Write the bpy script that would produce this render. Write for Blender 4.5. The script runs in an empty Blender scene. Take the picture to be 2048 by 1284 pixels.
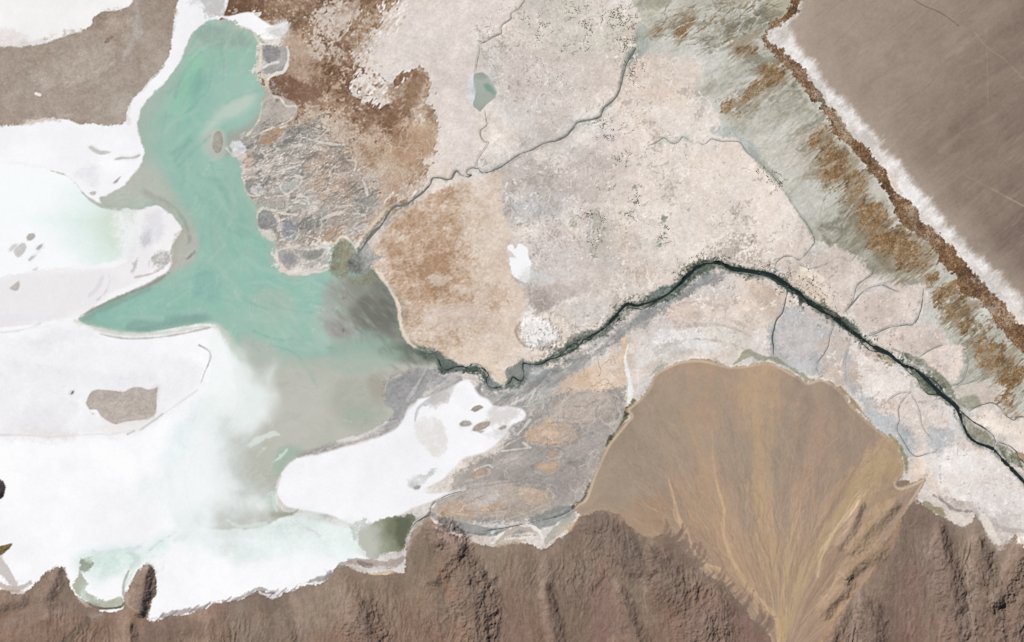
import bpy, math, random
import numpy as np

# ------------------------------------------------------------------ camera, sky, sun, exposure
# 1 Blender unit = 10 map pixels (about 100 m on the ground); +X east (right), +Y north (up)
MW, MH = 2048.0, 1284.0
U = 0.1
scene = bpy.context.scene
cam_d = bpy.data.cameras.new("camera")
cam = bpy.data.objects.new("camera", cam_d)
scene.collection.objects.link(cam)
scene.camera = cam
cam_d.sensor_width = 36.0
cam_d.lens = 180.0
CAM_Z = MW * U * cam_d.lens / cam_d.sensor_width
cam.location = (0, 0, CAM_Z)
cam.rotation_euler = (0, 0, 0)
cam_d.clip_start = 10
cam_d.clip_end = 6000

SUN_EL, SUN_AZ = math.radians(47), math.radians(-52)      # azimuth clockwise from north: sun stands north-west
world = bpy.data.worlds.new("World")
scene.world = world
world.use_nodes = True
wn = world.node_tree
sky = wn.nodes.new("ShaderNodeTexSky")
sky.sky_type = 'NISHITA'
sky.sun_disc = False
sky.sun_elevation = SUN_EL
sky.sun_rotation = SUN_AZ
sky.altitude = 3500
wn.links.new(sky.outputs[0], wn.nodes["Background"].inputs[0])
wn.nodes["Background"].inputs[1].default_value = 0.06
sun_d = bpy.data.lights.new("sun", 'SUN')
sun_d.energy = 4.6
sun_d.angle = math.radians(0.53)
sun_d.color = (1.0, 0.965, 0.92)
sun = bpy.data.objects.new("sun", sun_d)
scene.collection.objects.link(sun)
sun.location = (-200, 200, 400)
sun.rotation_euler = (math.pi / 2 - SUN_EL, 0, -SUN_AZ + math.pi)
scene.view_settings.view_transform = 'Standard'
scene.view_settings.look = 'None'
scene.view_settings.exposure = 0.0
scene.view_settings.gamma = 1.0
scene.cycles.use_denoising = False
scene.cycles.max_bounces = 4
# ------------------------------------------------------------------ survey grid: albedo, relief and land-unit id of every ground cell
S = 1.6                                   # grid step in map pixels
OX, OY = -96.0, -96.0
NX, NY = 1401, 923
gx = (OX + S * np.arange(NX)).astype(np.float32)
gy = (OY + S * np.arange(NY)).astype(np.float32)
col = np.zeros((NY, NX, 3), np.float32)   # surface colour, 0..255 display values of a level, sunlit patch
hgt = np.zeros((NY, NX), np.float32)      # height in map pixels
rid = np.zeros((NY, NX), np.int16)        # land-unit id
UNITS = []                                # (name, label, category, kind, group, material)

def unit(name, label, category=None, kind='structure', group=None, mat='soil'):
    UNITS.append((name, label, category, kind, group, mat))
    return len(UNITS) - 1

rng = np.random.default_rng(7)
TS = 1024
def make_tile(power, k0, k1):
    k = np.fft.fftfreq(TS) * TS
    kk = np.hypot(k[:, None], k[None, :]); kk[0, 0] = 1
    amp = kk ** (-power) * (kk >= k0) * (kk <= k1)
    ph = rng.uniform(0, 2 * np.pi, (TS, TS))
    t = np.fft.ifft2(amp * np.exp(1j * ph)).real
    return (t / t.std()).astype(np.float32)
TILE = {'A': make_tile(1.9, 3, 400), 'B': make_tile(1.35, 4, 512), 'C': make_tile(0.0, 70, 210), 'D': make_tile(1.6, 12, 512), 'E': make_tile(0.95, 14, 330)}

def look(kind, u, v, seed):
    t = TILE[kind]
    u = u + (seed * 137.31) % TS; v = v + (seed * 291.77) % TS
    iu = np.floor(u).astype(np.int32); iv = np.floor(v).astype(np.int32)
    fu = (u - iu).astype(np.float32); fv = (v - iv).astype(np.float32)
    iu &= TS - 1; iv &= TS - 1
    iu1 = (iu + 1) & (TS - 1); iv1 = (iv + 1) & (TS - 1)
    return (t[iv, iu] * (1 - fu) + t[iv, iu1] * fu) * (1 - fv) + (t[iv1, iu] * (1 - fu) + t[iv1, iu1] * fu) * fv

class Win:
    def __init__(s, x0, y0, x1, y1):
        s.i0 = max(0, int((x0 - OX) / S)); s.i1 = min(NX, int((x1 - OX) / S) + 2)
        s.j0 = max(0, int((y0 - OY) / S)); s.j1 = min(NY, int((y1 - OY) / S) + 2)
        s.sl = (slice(s.j0, s.j1), slice(s.i0, s.i1))
        s.X, s.Y = np.meshgrid(gx[s.i0:s.i1], gy[s.j0:s.j1])
        s.shape = s.X.shape
    def n(s, kind, t, seed, stretch=1.0, ang=0.0, warp=0.0, wt=3.0):
        X, Y = s.X, s.Y
        if warp:
            X = X + warp * look('A', s.X / wt, s.Y / wt, seed + 50)
            Y = Y + warp * look('A', s.X / wt, s.Y / wt, seed + 51)
        if stretch != 1.0 or ang:
            a = math.radians(ang); ca, sa = math.cos(a), math.sin(a)
            return look(kind, (X * ca - Y * sa) / t / stretch, (X * sa + Y * ca) / t, seed)   # ang: counter-clockwise on the map
        return look(kind, X / t, Y / t, seed)
FULL = Win(OX, OY, gx[-1], gy[-1])

def smooth_pts(p, closed, step=4.0):
    p = np.array(p, float)
    n = len(p)
    if n < 3: return p
    out = []
    rngi = range(n if closed else n - 1)
    for i in rngi:
        p0 = p[(i - 1) % n] if closed or i > 0 else p[0]
        p1 = p[i]; p2 = p[(i + 1) % n]
        p3 = p[(i + 2) % n] if closed or i + 2 < n else p[n - 1]
        m = max(1, min(24, int(np.hypot(*(p2 - p1)[:2]) / step)))
        for q in range(m):
            t = q / m
            out.append(0.5 * ((2 * p1) + (-p0 + p2) * t + (2 * p0 - 5 * p1 + 4 * p2 - p3) * t * t + (-p0 + 3 * p1 - 3 * p2 + p3) * t ** 3))
    if not closed: out.append(p[-1])
    return np.array(out)

def seg_dist(win, pts, closed, R):
    """distance to a polyline, clamped at R; with a third column the local half width is taken off"""
    d = np.full(win.shape, R, np.float32)
    n = len(pts)
    hasw = pts.shape[1] > 2
    for i in range(n if closed else n - 1):
        a = pts[i]; b = pts[(i + 1) % n]
        wmax = max(a[2], b[2]) if hasw else 0
        x0 = min(a[0], b[0]) - R - wmax; x1 = max(a[0], b[0]) + R + wmax
        y0 = min(a[1], b[1]) - R - wmax; y1 = max(a[1], b[1]) + R + wmax
        i0 = max(0, int((x0 - OX) / S) - win.i0); i1 = min(win.shape[1], int((x1 - OX) / S) + 2 - win.i0)
        j0 = max(0, int((y0 - OY) / S) - win.j0); j1 = min(win.shape[0], int((y1 - OY) / S) + 2 - win.j0)
        if i1 <= i0 or j1 <= j0: continue
        X = win.X[j0:j1, i0:i1]; Y = win.Y[j0:j1, i0:i1]
        dx, dy = b[0] - a[0], b[1] - a[1]
        L2 = dx * dx + dy * dy + 1e-9
        t = np.clip(((X - a[0]) * dx + (Y - a[1]) * dy) / L2, 0, 1)
        dd = np.hypot(X - (a[0] + t * dx), Y - (a[1] + t * dy))
        if hasw: dd = dd - (a[2] + t * (b[2] - a[2]))
        np.minimum(d[j0:j1, i0:i1], dd, out=d[j0:j1, i0:i1])
    return d

def inside(win, pts):
    h, w = win.shape
    acc = np.zeros((h, w + 1), np.int32)
    n = len(pts)
    for i in range(n):
        a = pts[i]; b = pts[(i + 1) % n]
        if a[1] == b[1]: continue
        if a[1] > b[1]: a, b = b, a
        ja = max(int(math.ceil((a[1] - OY) / S)), win.j0); jb = min(int(math.ceil((b[1] - OY) / S)), win.j1)
        if jb <= ja: continue
        js = np.arange(ja, jb)
        xs = a[0] + (OY + js * S - a[1]) * (b[0] - a[0]) / (b[1] - a[1])
        ii = np.clip(np.ceil((xs - OX) / S).astype(int) - win.i0, 0, w)
        np.add.at(acc, (js - win.j0, ii), 1)
    return (np.cumsum(acc, 1)[:, :w] & 1).astype(bool)

def ss(x, a, b):
    t = np.clip((x - a) / (b - a), 0, 1)
    return t * t * (3 - 2 * t)

def P(s):
    """'x,y x,y ...' (a third number is a width)"""
    return [tuple(float(v) for v in q.split(',')) for q in s.split()]

def poly(pts, f=2.0, w=0.0, wt=1.2, seed=1, kind='B', R=None, sm=True, nz=None):
    """soft mask of an area: window, mask, signed distance (inside positive)"""
    if isinstance(pts, str): pts = P(pts)
    q = smooth_pts(pts, True) if sm else np.array(pts, float)
    R = R or (f + 3.2 * w + 3)
    win = Win(q[:, 0].min() - R, q[:, 1].min() - R, q[:, 0].max() + R, q[:, 1].max() + R)
    d = seg_dist(win, q, True, R)
    d = np.where(inside(win, q), d, -d)
    n = 0
    if w: n = w * ((win.n(kind, wt, seed) * .75 + win.n('E', wt * 1.3, seed + 7) * .5 if kind == 'B' else win.n(kind, wt, seed)) if nz is None else nz(win))
    return win, ss(d + n, -f, f), d

def line(pts, width=3.0, f=1.0, w=0.0, wt=1.2, seed=1, kind='B', sm=True):
    if isinstance(pts, str): pts = P(pts)
    p = np.array([(q[0], q[1], (q[2] if len(q) > 2 else width) / 2) for q in pts], float)
    q = smooth_pts(p, False, 3.0) if sm else p
    R = f + 3 * w + 3
    m = R + q[:, 2].max()
    win = Win(q[:, 0].min() - m, q[:, 1].min() - m, q[:, 0].max() + m, q[:, 1].max() + m)
    d = -seg_dist(win, q, False, R)
    n = w * win.n(kind, wt, seed) if w else 0
    return win, ss(d + n, -f, f), d

def put(win, m, c, op=1.0, u=None, thr=0.5):
    m = m * op
    v = col[win.sl]
    c = np.asarray(c, np.float32)
    v += (c - v) * m[..., None]
    if u is not None:
        r = rid[win.sl]; r[m > thr * (op if np.isscalar(op) else 1)] = u

def ramp(n, *stops):
    xs = [s[0] for s in stops]
    return np.stack([np.interp(n, xs, [s[1][k] for s in stops]) for k in range(3)], -1).astype(np.float32)

def lift(win, m, dh):
    hgt[win.sl] += m * dh
# ================================================================== the ground, unit by unit
# ---- pale plain between the lake and the wetland (everything starts as this)
U_PLAIN = unit('plain', 'pale pinkish cream crusted plain between the turquoise lake and the marsh belt')
w = FULL
nA = w.n('A', 1.3, 3); nB = w.n('B', 1.1, 4); nC = w.n('A', 0.9, 5, warp=10); nE = w.n('E', 1.5, 6, warp=4, wt=2)
plain_c = ramp(nA * .30 + nC * .30 + nB * .55 + nE * .38, (-2.4, (178, 169, 162)), (-1.0, (206, 197, 189)), (0.2, (219, 210, 203)), (1.6, (230, 223, 217)), (2.8, (242, 237, 233)))
plain_c += (ramp(nC, (-1.5, (-4, 0, 3)), (0, (0, 0, 0)), (1.6, (4, 0, -4))))
col[:] = plain_c
# the white salt basin that underlies the lake and the flats in the west
hgt[:] = w.n('B', 1.6, 9) * 0.12

UW = None
def area(pts, c, f=10, wv=6, wt=1.2, seed=1, op=1.0, u=None, kind='B', R=None, nz=None, tex=None, mot=.3):
    win, m, d = poly(pts, f, wv, wt, seed, kind, R, nz=nz)
    cc = np.zeros(win.shape + (3,), np.float32) + np.array(c, np.float32)
    if tex: cc = cc + tex(win)
    if mot: m2 = m * np.clip(1 + mot * (win.n('B', 1.0, seed + 17) * .6 + win.n('E', 1.4, seed + 19) * .5), 0, 1.15)
    else: m2 = m
    put(win, m2, cc, op)
    if u is not None: rid[win.sl][m > .5] = u
    return win, m, d

def grain(a, t=1.3, seed=0, kind='B', tint=(1, 1, 1), **k):
    return lambda win: (win.n(kind, t, seed, **k) * a)[..., None] * np.array(tint, np.float32)

# smooth pale flat north-west of the pond
area('770,-90 1045,-90 1040,10 1000,60 955,90 945,150 940,200 965,240 960,300 950,330 900,340 870,330 880,280 860,220 850,150 800,185 735,180 705,150 760,70 780,20',
     (224, 214, 207), 14, 7, seed=11, op=0.85, tex=grain(4, 1.4, 12))
# grey-tinted crust around the stream heads and the middle of the plain
for k, (pts, c, op) in enumerate([
    ('1000,340 1060,310 1120,330 1180,300 1240,330 1230,390 1160,400 1080,410 1030,430 1005,400', (190, 180, 174), .75),
    ('1005,360 1050,350 1080,365 1040,385 1035,430 1015,450 1003,410', (168, 158, 151), .6),
    ('1040,560 1070,570 1120,575 1150,590 1110,610 1100,625 1060,625 1050,600', (170, 158, 150), .75),
    ('1020,480 1120,460 1200,480 1230,560 1150,590 1060,560', (206, 195, 190), .6),
    ('1020,400 1090,395 1150,405 1150,440 1080,455 1030,450', (205, 202, 200), .7),
    ('1040,20 1120,0 1260,0 1270,60 1230,120 1140,130 1060,110', (208, 200, 191), .6),
    ('1100,10 1200,0 1260,40 1220,110 1130,100', (205, 201, 190), .6),
    ('1000,110 1100,100 1200,120 1230,180 1150,230 1060,250 1010,220', (208, 197, 190), .55),
    ('1080,240 1160,250 1130,280 1060,300 1030,290', (199, 188, 181), .5),
    ('1210,290 1300,300 1330,360 1280,420 1220,400', (214, 203, 197), .5),
    ('1180,430 1230,440 1240,520 1190,540 1165,490', (192, 186, 180), .5),
    ('1290,430 1340,440 1345,500 1310,510', (196, 190, 184), .5),
    ('1360,330 1440,320 1460,400 1380,420', (221, 206, 192), .5),
    ('1400,430 1540,400 1560,480 1440,520', (224, 209, 197), .5),
    ('1290,190 1330,170 1345,190 1310,205', (214, 192, 175), .7),
    ('1280,100 1400,120 1410,200 1330,240 1270,180', (219, 206, 194), .6),
    ('1290,300 1440,290 1540,360 1600,450 1580,500 1440,520 1340,500 1290,400', (226, 217, 209), .55),
    ('1300,210 1400,220 1430,270 1320,270', (224, 216, 210), .6),
    ('1560,500 1600,480 1610,510 1575,530', (212, 194, 182), .5),
    ('1240,640 1330,560 1420,545 1560,570 1560,640 1500,700 1380,700 1300,690', (213, 201, 193), .6)]):
    area(pts, c, 16, 10, seed=20 + k, op=op, tex=grain(5, 1.2, 40 + k))
# small greenish-grey stains
for k, s in enumerate(['1135,15 1150,10 1150,28 1138,30', '1165,50 1185,48 1180,62 1166,60', '1130,85 1150,95 1140,110 1128,100', '1180,440 1205,435 1205,460 1195,500 1178,505 1180,470',
                       '1265,380 1282,385 1284,410 1268,410', '1240,425 1270,420 1275,432 1250,436', '1150,435 1180,420 1180,432 1150,450', '1315,440 1335,445 1338,470 1330,500 1318,490',
                       '1180,230 1195,225 1200,245 1185,250', '1215,310 1245,300 1250,325 1225,330', '1200,480 1215,478 1212,505 1198,505']):
    win, m, d = poly(s, 14, 8, .9, 60 + k)
    e_ = win.n('E', 1.5, 62 + k, warp=3, wt=2)
    put(win, m * ss(e_, -.2, 1.0), (168, 171, 158), .7); put(win, m * ss(e_, .9, 1.8), (118, 122, 106), .75)

U_BASIN = unit('salt_flat', 'white salt rim hugging the shores of the lake', mat='salt')
win, m, d = poly('-160,-100 430,-100 440,40 420,120 430,300 480,640 560,760 560,1060 700,1120 300,1280 -160,1280', 6, 2)
put(win, m, (245, 245, 247), 1, U_BASIN)

# ---- brown peat plain north of the lake delta
U_PEAT = unit('peat_plain', 'rusty brown peat plain dotted with pale salt specks, right of the lake')
win, m, d = poly('455,-20 770,-20 778,25 748,62 720,95 712,130 740,140 720,165 715,180 745,200 780,205 805,190 800,160 825,138 848,142 853,180 838,205 868,235 880,290 872,330 838,372 800,405 770,440 735,475 700,480 650,485 600,490 555,485 520,455 500,400 490,350 495,300 520,240 540,180 535,155 560,130 572,90 580,50 550,45 520,30 500,20 470,32 450,30',
                5, 11, 1.1, 71, R=60, nz=lambda q: q.n('B', 1.1, 70) * .7 + q.n('E', 1.4, 71, 2.0, 50) * .6)
n1 = win.n('A', 1.0, 72, warp=6); n2 = win.n('E', 1.6, 73, warp=3, wt=2); n3 = win.n('B', 1.0, 74)
pc = ramp(n1 * .6 + n2 * .45 + n3 * .5, (-1.7, (122, 95, 77)), (-.5, (149, 122, 100)), (.5, (174, 151, 130)), (1.8, (208, 192, 177)))
core = ss(np.hypot((win.X - 690) / 150, (win.Y - 190) / 130) + n1 * .12, 1.15, .35)
core = np.maximum(core, .8 * ss(np.hypot((win.X - 570) / 130, (win.Y - 5) / 60) + n1 * .12, 1.1, .5))
dk = ramp(n1 * .4 + n2 * .5 + n3 * .4, (-1.6, (106, 80, 65)), (-.2, (131, 103, 84)), (1.2, (156, 130, 110)), (2.3, (202, 184, 168)))
pc = pc + (dk - pc) * (core * .85)[..., None]
sw = ss(win.Y + .25 * (win.X - 600) + n1 * 16, 290, 370)                                # paler, sandier to the south
pc = pc + (ramp(n1 * .5 + n3 * .6, (-1.6, (152, 126, 104)), (0, (184, 160, 138)), (1.5, (210, 193, 177))) - pc) * (sw * .85)[..., None]
mid = ss(np.hypot((win.X - 610) / 55, (win.Y - 110) / 70) + n1 * .15, 1.2, .4)
pc = pc + (ramp(n2 * .6 + n3 * .5, (-1.6, (146, 120, 97)), (0, (176, 152, 130)), (1.6, (206, 190, 174))) - pc) * (mid * .75)[..., None]
put(win, m, pc, 1, U_PEAT)
put(win, m * ss(win.n('E', 1.5, 69) + .3 * n3, 1.0, 2.1), (206, 190, 174), .6)
put(win, m * ss(win.n('E', 1.2, 68), 1.5, 2.6), (96, 72, 58), .5)
# feathery pale tongues reaching into the peat from the east
for k, s in enumerate(['800,0 770,20 755,60 735,85 712,110 720,140 748,150 755,110 790,60', '800,170 760,150 735,165 712,168 722,185 745,200 770,205 800,195 815,170 812,150 800,145',
                       '850,240 820,255 800,250 830,230', '860,350 820,370 780,400 840,390', '640,20 690,5 720,20 690,60 650,70']):
    win, m, d = poly(s, 4, 10, .9, 80 + k, R=45, nz=lambda q: q.n('B', .8, 83, 3.0, 55) * .8 + q.n('E', 1.3, 85, 2.5, 60) * .7)
    put(win, m, ramp(win.n('E', 1.4, 84, 2, 50), (-2, (192, 174, 160)), (0, (222, 209, 199)), (1.6, (242, 236, 232))), .92 if k < 2 else .6)
# stippled grey-white mottling north
win, m, d = poly('570,20 640,10 700,0 720,40 690,90 670,120 610,110 580,70', 20, 12, 1, 86)
put(win, m * ss(win.n('E', 1.7, 87) + win.n('B', 1, 88) * .7, .2, 1.5), (208, 196, 184), .85)
put(win, m * ss(win.n('E', 1.5, 77) - win.n('B', 1, 88) * .4, .9, 1.9), (112, 90, 72), .7)
win, m, d = poly('640,90 730,90 760,160 730,230 800,260 780,300 640,290 600,230 630,170', 20, 14, 1, 89)
put(win, m * ss(win.n('E', 1.9, 90), .7, 1.9), (204, 182, 162), .8)
put(win, m * ss(-win.n('E', 1.7, 91), .7, 2.0), (104, 74, 56), .6)
area('572,60 615,85 620,135 605,160 575,150 572,110', (186, 163, 146), 10, 5, seed=92, op=.75, tex=grain(4, 1.2, 93))
area('538,160 575,152 600,165 640,175 630,200 570,195 545,190', (133, 103, 86), 5, 4, seed=94, op=.9, tex=grain(4, 1.2, 95))
area('760,240 800,215 830,235 780,262', (127, 96, 76), 10, 7, seed=96, op=.8)
area('780,180 822,160 848,145 850,180 830,210 800,215', (152, 124, 101), 8, 7, seed=97, op=.7, tex=grain(10, 1, 98))
area('800,250 850,235 872,260 860,310 810,330 780,300', (182, 150, 122), 14, 8, seed=99, op=.6, tex=grain(9, 1, 98))

# ---- grey crust marsh along the east shore of the lake
U_CRUST = unit('salt_marsh', 'grey marsh veined with white salt lines along the right shore of the lake')
win, m, d = poly('525,195 540,190 560,200 590,205 592,225 575,245 640,240 645,260 690,290 720,320 745,345 760,375 750,410 740,440 735,470 700,478 650,485 610,520 560,490 535,478 520,450 508,420 485,350 490,320 470,308 480,280 510,245 520,215',
                12, 14, 1.0, 101, R=60)
sA = win.n('B', 1.0, 102, 2.6, 22); sB = win.n('A', .8, 103, warp=8); sC = win.n('E', 1.5, 104, 2.2, 25)
cc = ramp(sA * .6 + sB * .4 + sC * .4, (-1.8, (132, 129, 124)), (-.6, (158, 153, 146)), (.4, (180, 171, 162)), (1.7, (212, 206, 198)))
bm = ss(sB + (win.X - 640) / 120, 0, 1.2)[..., None]
cc = cc + (np.array((183, 158, 138), np.float32) + (sA * 12)[..., None] - cc) * bm * .6
put(win, m, cc, 1, U_CRUST)
v = 1 - np.abs(win.n('E', 2.0, 105, 2.2, 22, warp=5, wt=2.0)) * 3.2
put(win, m * ss(v, .15, .9) * ss(sB + sC * .7, -.7, .8), (224, 218, 211), .85)
v = 1 - np.abs(win.n('E', 1.3, 106, 1.8, 30, warp=5, wt=2.0)) * 3.2
put(win, m * ss(v, .2, .9), (214, 204, 196), .5)
put(win, m * ss(-sC - sA * .5, .5, 1.6), (120, 119, 115), .4)
for k, (s, c, op) in enumerate([
    ('520,85 535,88 572,92 578,120 568,140 545,150 530,150 524,125', (160, 157, 154), .9),
    ('525,165 545,195 562,200 555,225 520,245 517,225 524,205', (178, 171, 163), .9),
    ('565,205 592,215 585,235 565,245 550,235', (186, 178, 170), .8),
    ('515,265 560,255 565,265 545,290 520,285', (172, 143, 119), .9),
    ('445,275 490,250 520,245 515,275 480,300 455,300', (158, 158, 152), .7),
    ('655,390 690,400 720,430 680,450 630,440', (150, 146, 142), .4)]):
    area(s, c, 4, 4, seed=110 + k, op=op, tex=grain(6, 1, 117 + k, stretch=2, ang=25))

# ---- tan silt plain between the two rivers
U_SILT = unit('silt_plain', 'tan and rust stained silt plain between the grey upper river and the dark river')
win, m, d = poly('742,520 752,492 770,462 800,425 830,402 865,378 900,365 950,355 1000,342 1006,400 1010,440 1025,480 1012,500 1018,540 1040,580 1052,610 1045,650 1050,690 1085,700 1110,705 1060,722 1030,735 1012,745 1012,765 1000,772 975,750 960,728 905,722 870,702 835,692 815,672 806,640 802,605 780,570 765,548 745,535',
                5, 4, 1.2, 121, R=90)
n1 = win.n('A', 1.2, 122, warp=8); n2 = win.n('B', 1.1, 123); n3 = win.n('E', 1.6, 124, 1.25, 20, warp=3, wt=2)
cc = ramp(n1 * .3 + n2 * .35 + n3 * .65, (-1.8, (182, 158, 136)), (-.4, (203, 183, 164)), (.8, (216, 199, 183)), (2, (226, 214, 203)))
rust = ss(np.hypot((win.X - 850) / 95, (win.Y - 500) / 135) + n1 * .18, 1.25, .45)
rc = ramp(n2 * .45 + n3 * .75 + n1 * .2, (-1.9, (166, 132, 104)), (-.3, (188, 159, 135)), (.9, (204, 182, 163)), (2.2, (222, 209, 198)))
cc = cc + (rc - cc) * (rust * .65)[..., None]
east = ss(win.X, 930, 1010)
cc = cc + (np.array((216, 200, 185), np.float32) + (n2 * 4)[..., None] - cc) * (east * .75)[..., None]
put(win, m, cc, 1, U_SILT)
area('1010,720 1040,690 1100,690 1180,650 1200,655 1150,668 1110,703 1050,722 1015,742 1000,750 985,730', (231, 218, 206), 10, 5, seed=125, op=.85, tex=grain(4, 1.2, 126))
area('900,700 960,690 1000,740 990,755 970,740 930,722', (226, 208, 190), 8, 5, seed=127, op=.7)
for k, (x, y, rx, ry) in enumerate([(830, 440, 28, 22), (835, 475, 20, 15), (910, 470, 18, 22), (880, 490, 22, 14), (850, 590, 28, 14), (870, 570, 20, 15), (905, 560, 22, 12), (945, 520, 16, 18), (870, 520, 26, 12), (990, 590, 24, 18), (830, 620, 16, 18), (810, 450, 14, 12), (920, 620, 26, 14), (985, 610, 22, 14)]):
    win = Win(x - rx * 2, y - ry * 2, x + rx * 2, y + ry * 2)
    r = np.hypot((win.X - x) / rx, (win.Y - y) / ry)
    put(win, ss(r + win.n('B', .8, 130 + k) * .35 + win.n('E', 1.3, 131) * .3, 1.3, .2), (172, 138, 109), .3)
for k, (x, y, rx, ry) in enumerate([(920, 620, 50, 14), (900, 640, 40, 16), (880, 560, 20, 10), (925, 575, 30, 14), (815, 535, 22, 8)]):
    win = Win(x - rx * 2, y - ry * 2, x + rx * 2, y + ry * 2)
    r = np.hypot((win.X - x) / rx, (win.Y - y) / ry)
    put(win, ss(r + win.n('B', .8, 140 + k, 2, 20) * .5, 1.2, .2), (218, 205, 196), .6)

# ---- wetland belt in the north-east
U_WET = unit('wetland', 'grey green marsh belt with flowing streaks between the plain and the orange vegetation')
win, m, d = poly('1262,-90 1276,0 1282,40 1290,85 1308,108 1345,112 1385,118 1402,140 1402,190 1430,215 1438,250 1450,270 1480,278 1500,300 1542,342 1572,384 1598,424 1616,450 1630,480 1660,492 1700,515 1742,545 1790,562 1845,575 1850,600 1835,640 1880,655 1905,690 1925,700 1925,735 1905,775 1930,800 1960,805 2000,815 2048,825 2150,860 2150,760 2048,680 1960,590 1870,490 1800,410 1720,300 1620,175 1580,135 1540,95 1530,65 1575,30 1590,0 1590,-90',
                5, 5, 1.2, 151, R=40)
X, Y = win.X, win.Y
ang = np.where(Y < 150, 28.0, 40.0)
s1 = win.n('B', 1.0, 152, 5.0, 27, warp=6, wt=3); s2 = win.n('B', 1.0, 153, 5.5, 42, warp=6, wt=3)
k = ss(Y + .3 * (X - 1500), 120, 260)
st = s1 * (1 - k) + s2 * k
lo = win.n('A', 1.0, 154, 1.6, 35)
e1 = win.n('E', 1.3, 155, 5.0, 30, warp=3, wt=3) * (1 - k) + win.n('E', 1.3, 156, 5.0, 42, warp=3, wt=3) * k
cc = ramp(st * .4 + lo * .55 + e1 * .22 + win.n('B', 1, 150) * .2, (-2.2, (142, 137, 121)), (-1, (176, 174, 161)), (.1, (195, 193, 183)), (1.2, (206, 205, 197)), (2.3, (218, 213, 205)))
put(win, m, cc, 1, U_WET)
wet = (win, m, st, lo)
for k, (s, c, op) in enumerate([('1420,72 1500,42 1540,10 1566,-10 1545,32 1490,70 1430,98', (124, 118, 99), .7), ('1440,0 1490,-12 1480,20 1450,28', (150, 140, 120), .6), ('1480,108 1540,118 1566,160 1520,152 1490,136', (142, 130, 110), .65), ('1560,168 1604,180 1590,218 1540,238 1528,220', (164, 160, 144), .5),
    ('1600,250 1660,246 1704,312 1692,364 1640,362 1600,312', (150, 139, 120), .65), ('1690,380 1744,398 1794,470 1760,504 1700,444', (142, 135, 118), .55), ('1736,480 1800,540 1780,562 1726,520', (152, 147, 131), .5), ('1400,75 1440,60 1430,100 1405,110', (158, 152, 136), .5), ('1300,30 1360,10 1420,20 1350,50', (180, 175, 158), .5), ('1290,0 1330,-10 1330,10 1300,14', (140, 136, 116), .5), ('1560,100 1600,160 1640,220 1610,220 1570,160', (140, 132, 112), .5)]):
    win, m, d = poly(s, 14, 12, .9, 142 + k, R=60, nz=lambda q: q.n('B', .9, 143, 3.5, 36) * .8 + q.n('E', 1.3, 144, 4, 36) * .6)
    put(win, m, np.array(c, np.float32) + (win.n('E', 1.4, 145, 2, 35) * 8)[..., None], op)
# warm pale plains inside the belt
area('1560,300 1640,260 1720,300 1700,330 1640,320 1600,350', (205, 196, 184), 20, 10, seed=156, op=.5, tex=lambda q: (q.n('B', 1, 157, 5, 42) * 6)[..., None])
area('1480,240 1560,250 1600,320 1540,330', (206, 199, 190), 18, 10, seed=158, op=.6, tex=lambda q: (q.n('B', 1, 159, 6, 45) * 8)[..., None])
area('1525,125 1560,130 1575,150 1540,158', (206, 200, 186), 6, 4, seed=160, op=.8)
area('1740,330 1790,420 1830,470 1790,470 1750,420 1720,380', (204, 198, 188), 8, 5, seed=161, op=.8, tex=grain(5, 1, 162, stretch=4, ang=40))
area('1640,170 1690,230 1720,290 1690,300 1640,240 1600,190', (202, 202, 190), 8, 4, seed=163, op=.8, tex=grain(5, 1, 164, stretch=3, ang=40))
area('1655,300 1740,330 1740,360 1700,340', (200, 198, 188), 8, 4, seed=165, op=.6)
area('1280,20 1380,-5 1460,-10 1440,30 1340,40', (196, 193, 180), 14, 8, seed=166, op=.6, tex=grain(9, 1, 167, stretch=4, ang=25))
area('1420,55 1535,20 1560,40 1500,90 1410,95', (152, 148, 132), 14, 9, seed=168, op=.75, tex=grain(12, .9, 169, stretch=4, ang=28))
area('1530,0 1585,0 1580,25 1545,35', (180, 174, 152), 8, 4, seed=170, op=.8)
# dark damp threads along the flow
for k, s in enumerate(['1300,75,2 1330,68,4 1352,58,5 1370,40,6', '1400,85,3 1430,75,5 1470,58,8 1505,40,9 1530,15,6 1542,-8,4', '1445,62,4 1480,50,10 1510,38,8', '1520,30 1545,30 1558,26', '1400,50 1430,42 1460,40 1480,20', '1430,8,6 1470,-5,8', '1380,50,4 1420,48,3',
                       '1478,190,4 1500,182,6 1515,172,5', '1440,170 1470,165 1500,150', '1480,220,3 1505,212,7 1520,205,3', '1545,195,4 1570,185,6 1590,170,3', '1660,490,3 1640,455,2 1680,440,3 1720,420,2', '1650,455,2 1700,462,4 1720,465,2',
                       '1610,260,8 1640,240,12 1655,225,4', '1600,300,4 1640,280,14 1670,270,4', '1620,340,6 1660,318,20 1690,300,6', '1690,420,10 1710,430,20 1725,455,10', '1730,470,6 1750,500,14 1780,540,8', '1715,575,8 1760,540,6 1790,540,4', '1760,610,4 1790,575,10 1830,560,4',
                       '1500,110,10 1530,120,14 1550,118,6', '1495,140,8 1520,140,14 1530,130,6', '1540,140,4 1560,160,10 1590,180,16 1610,200,4']):
    win, m, d = line(s, 3, 6, 4, .8, 180 + k)
    put(win, m, (118, 114, 100), .5)

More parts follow.
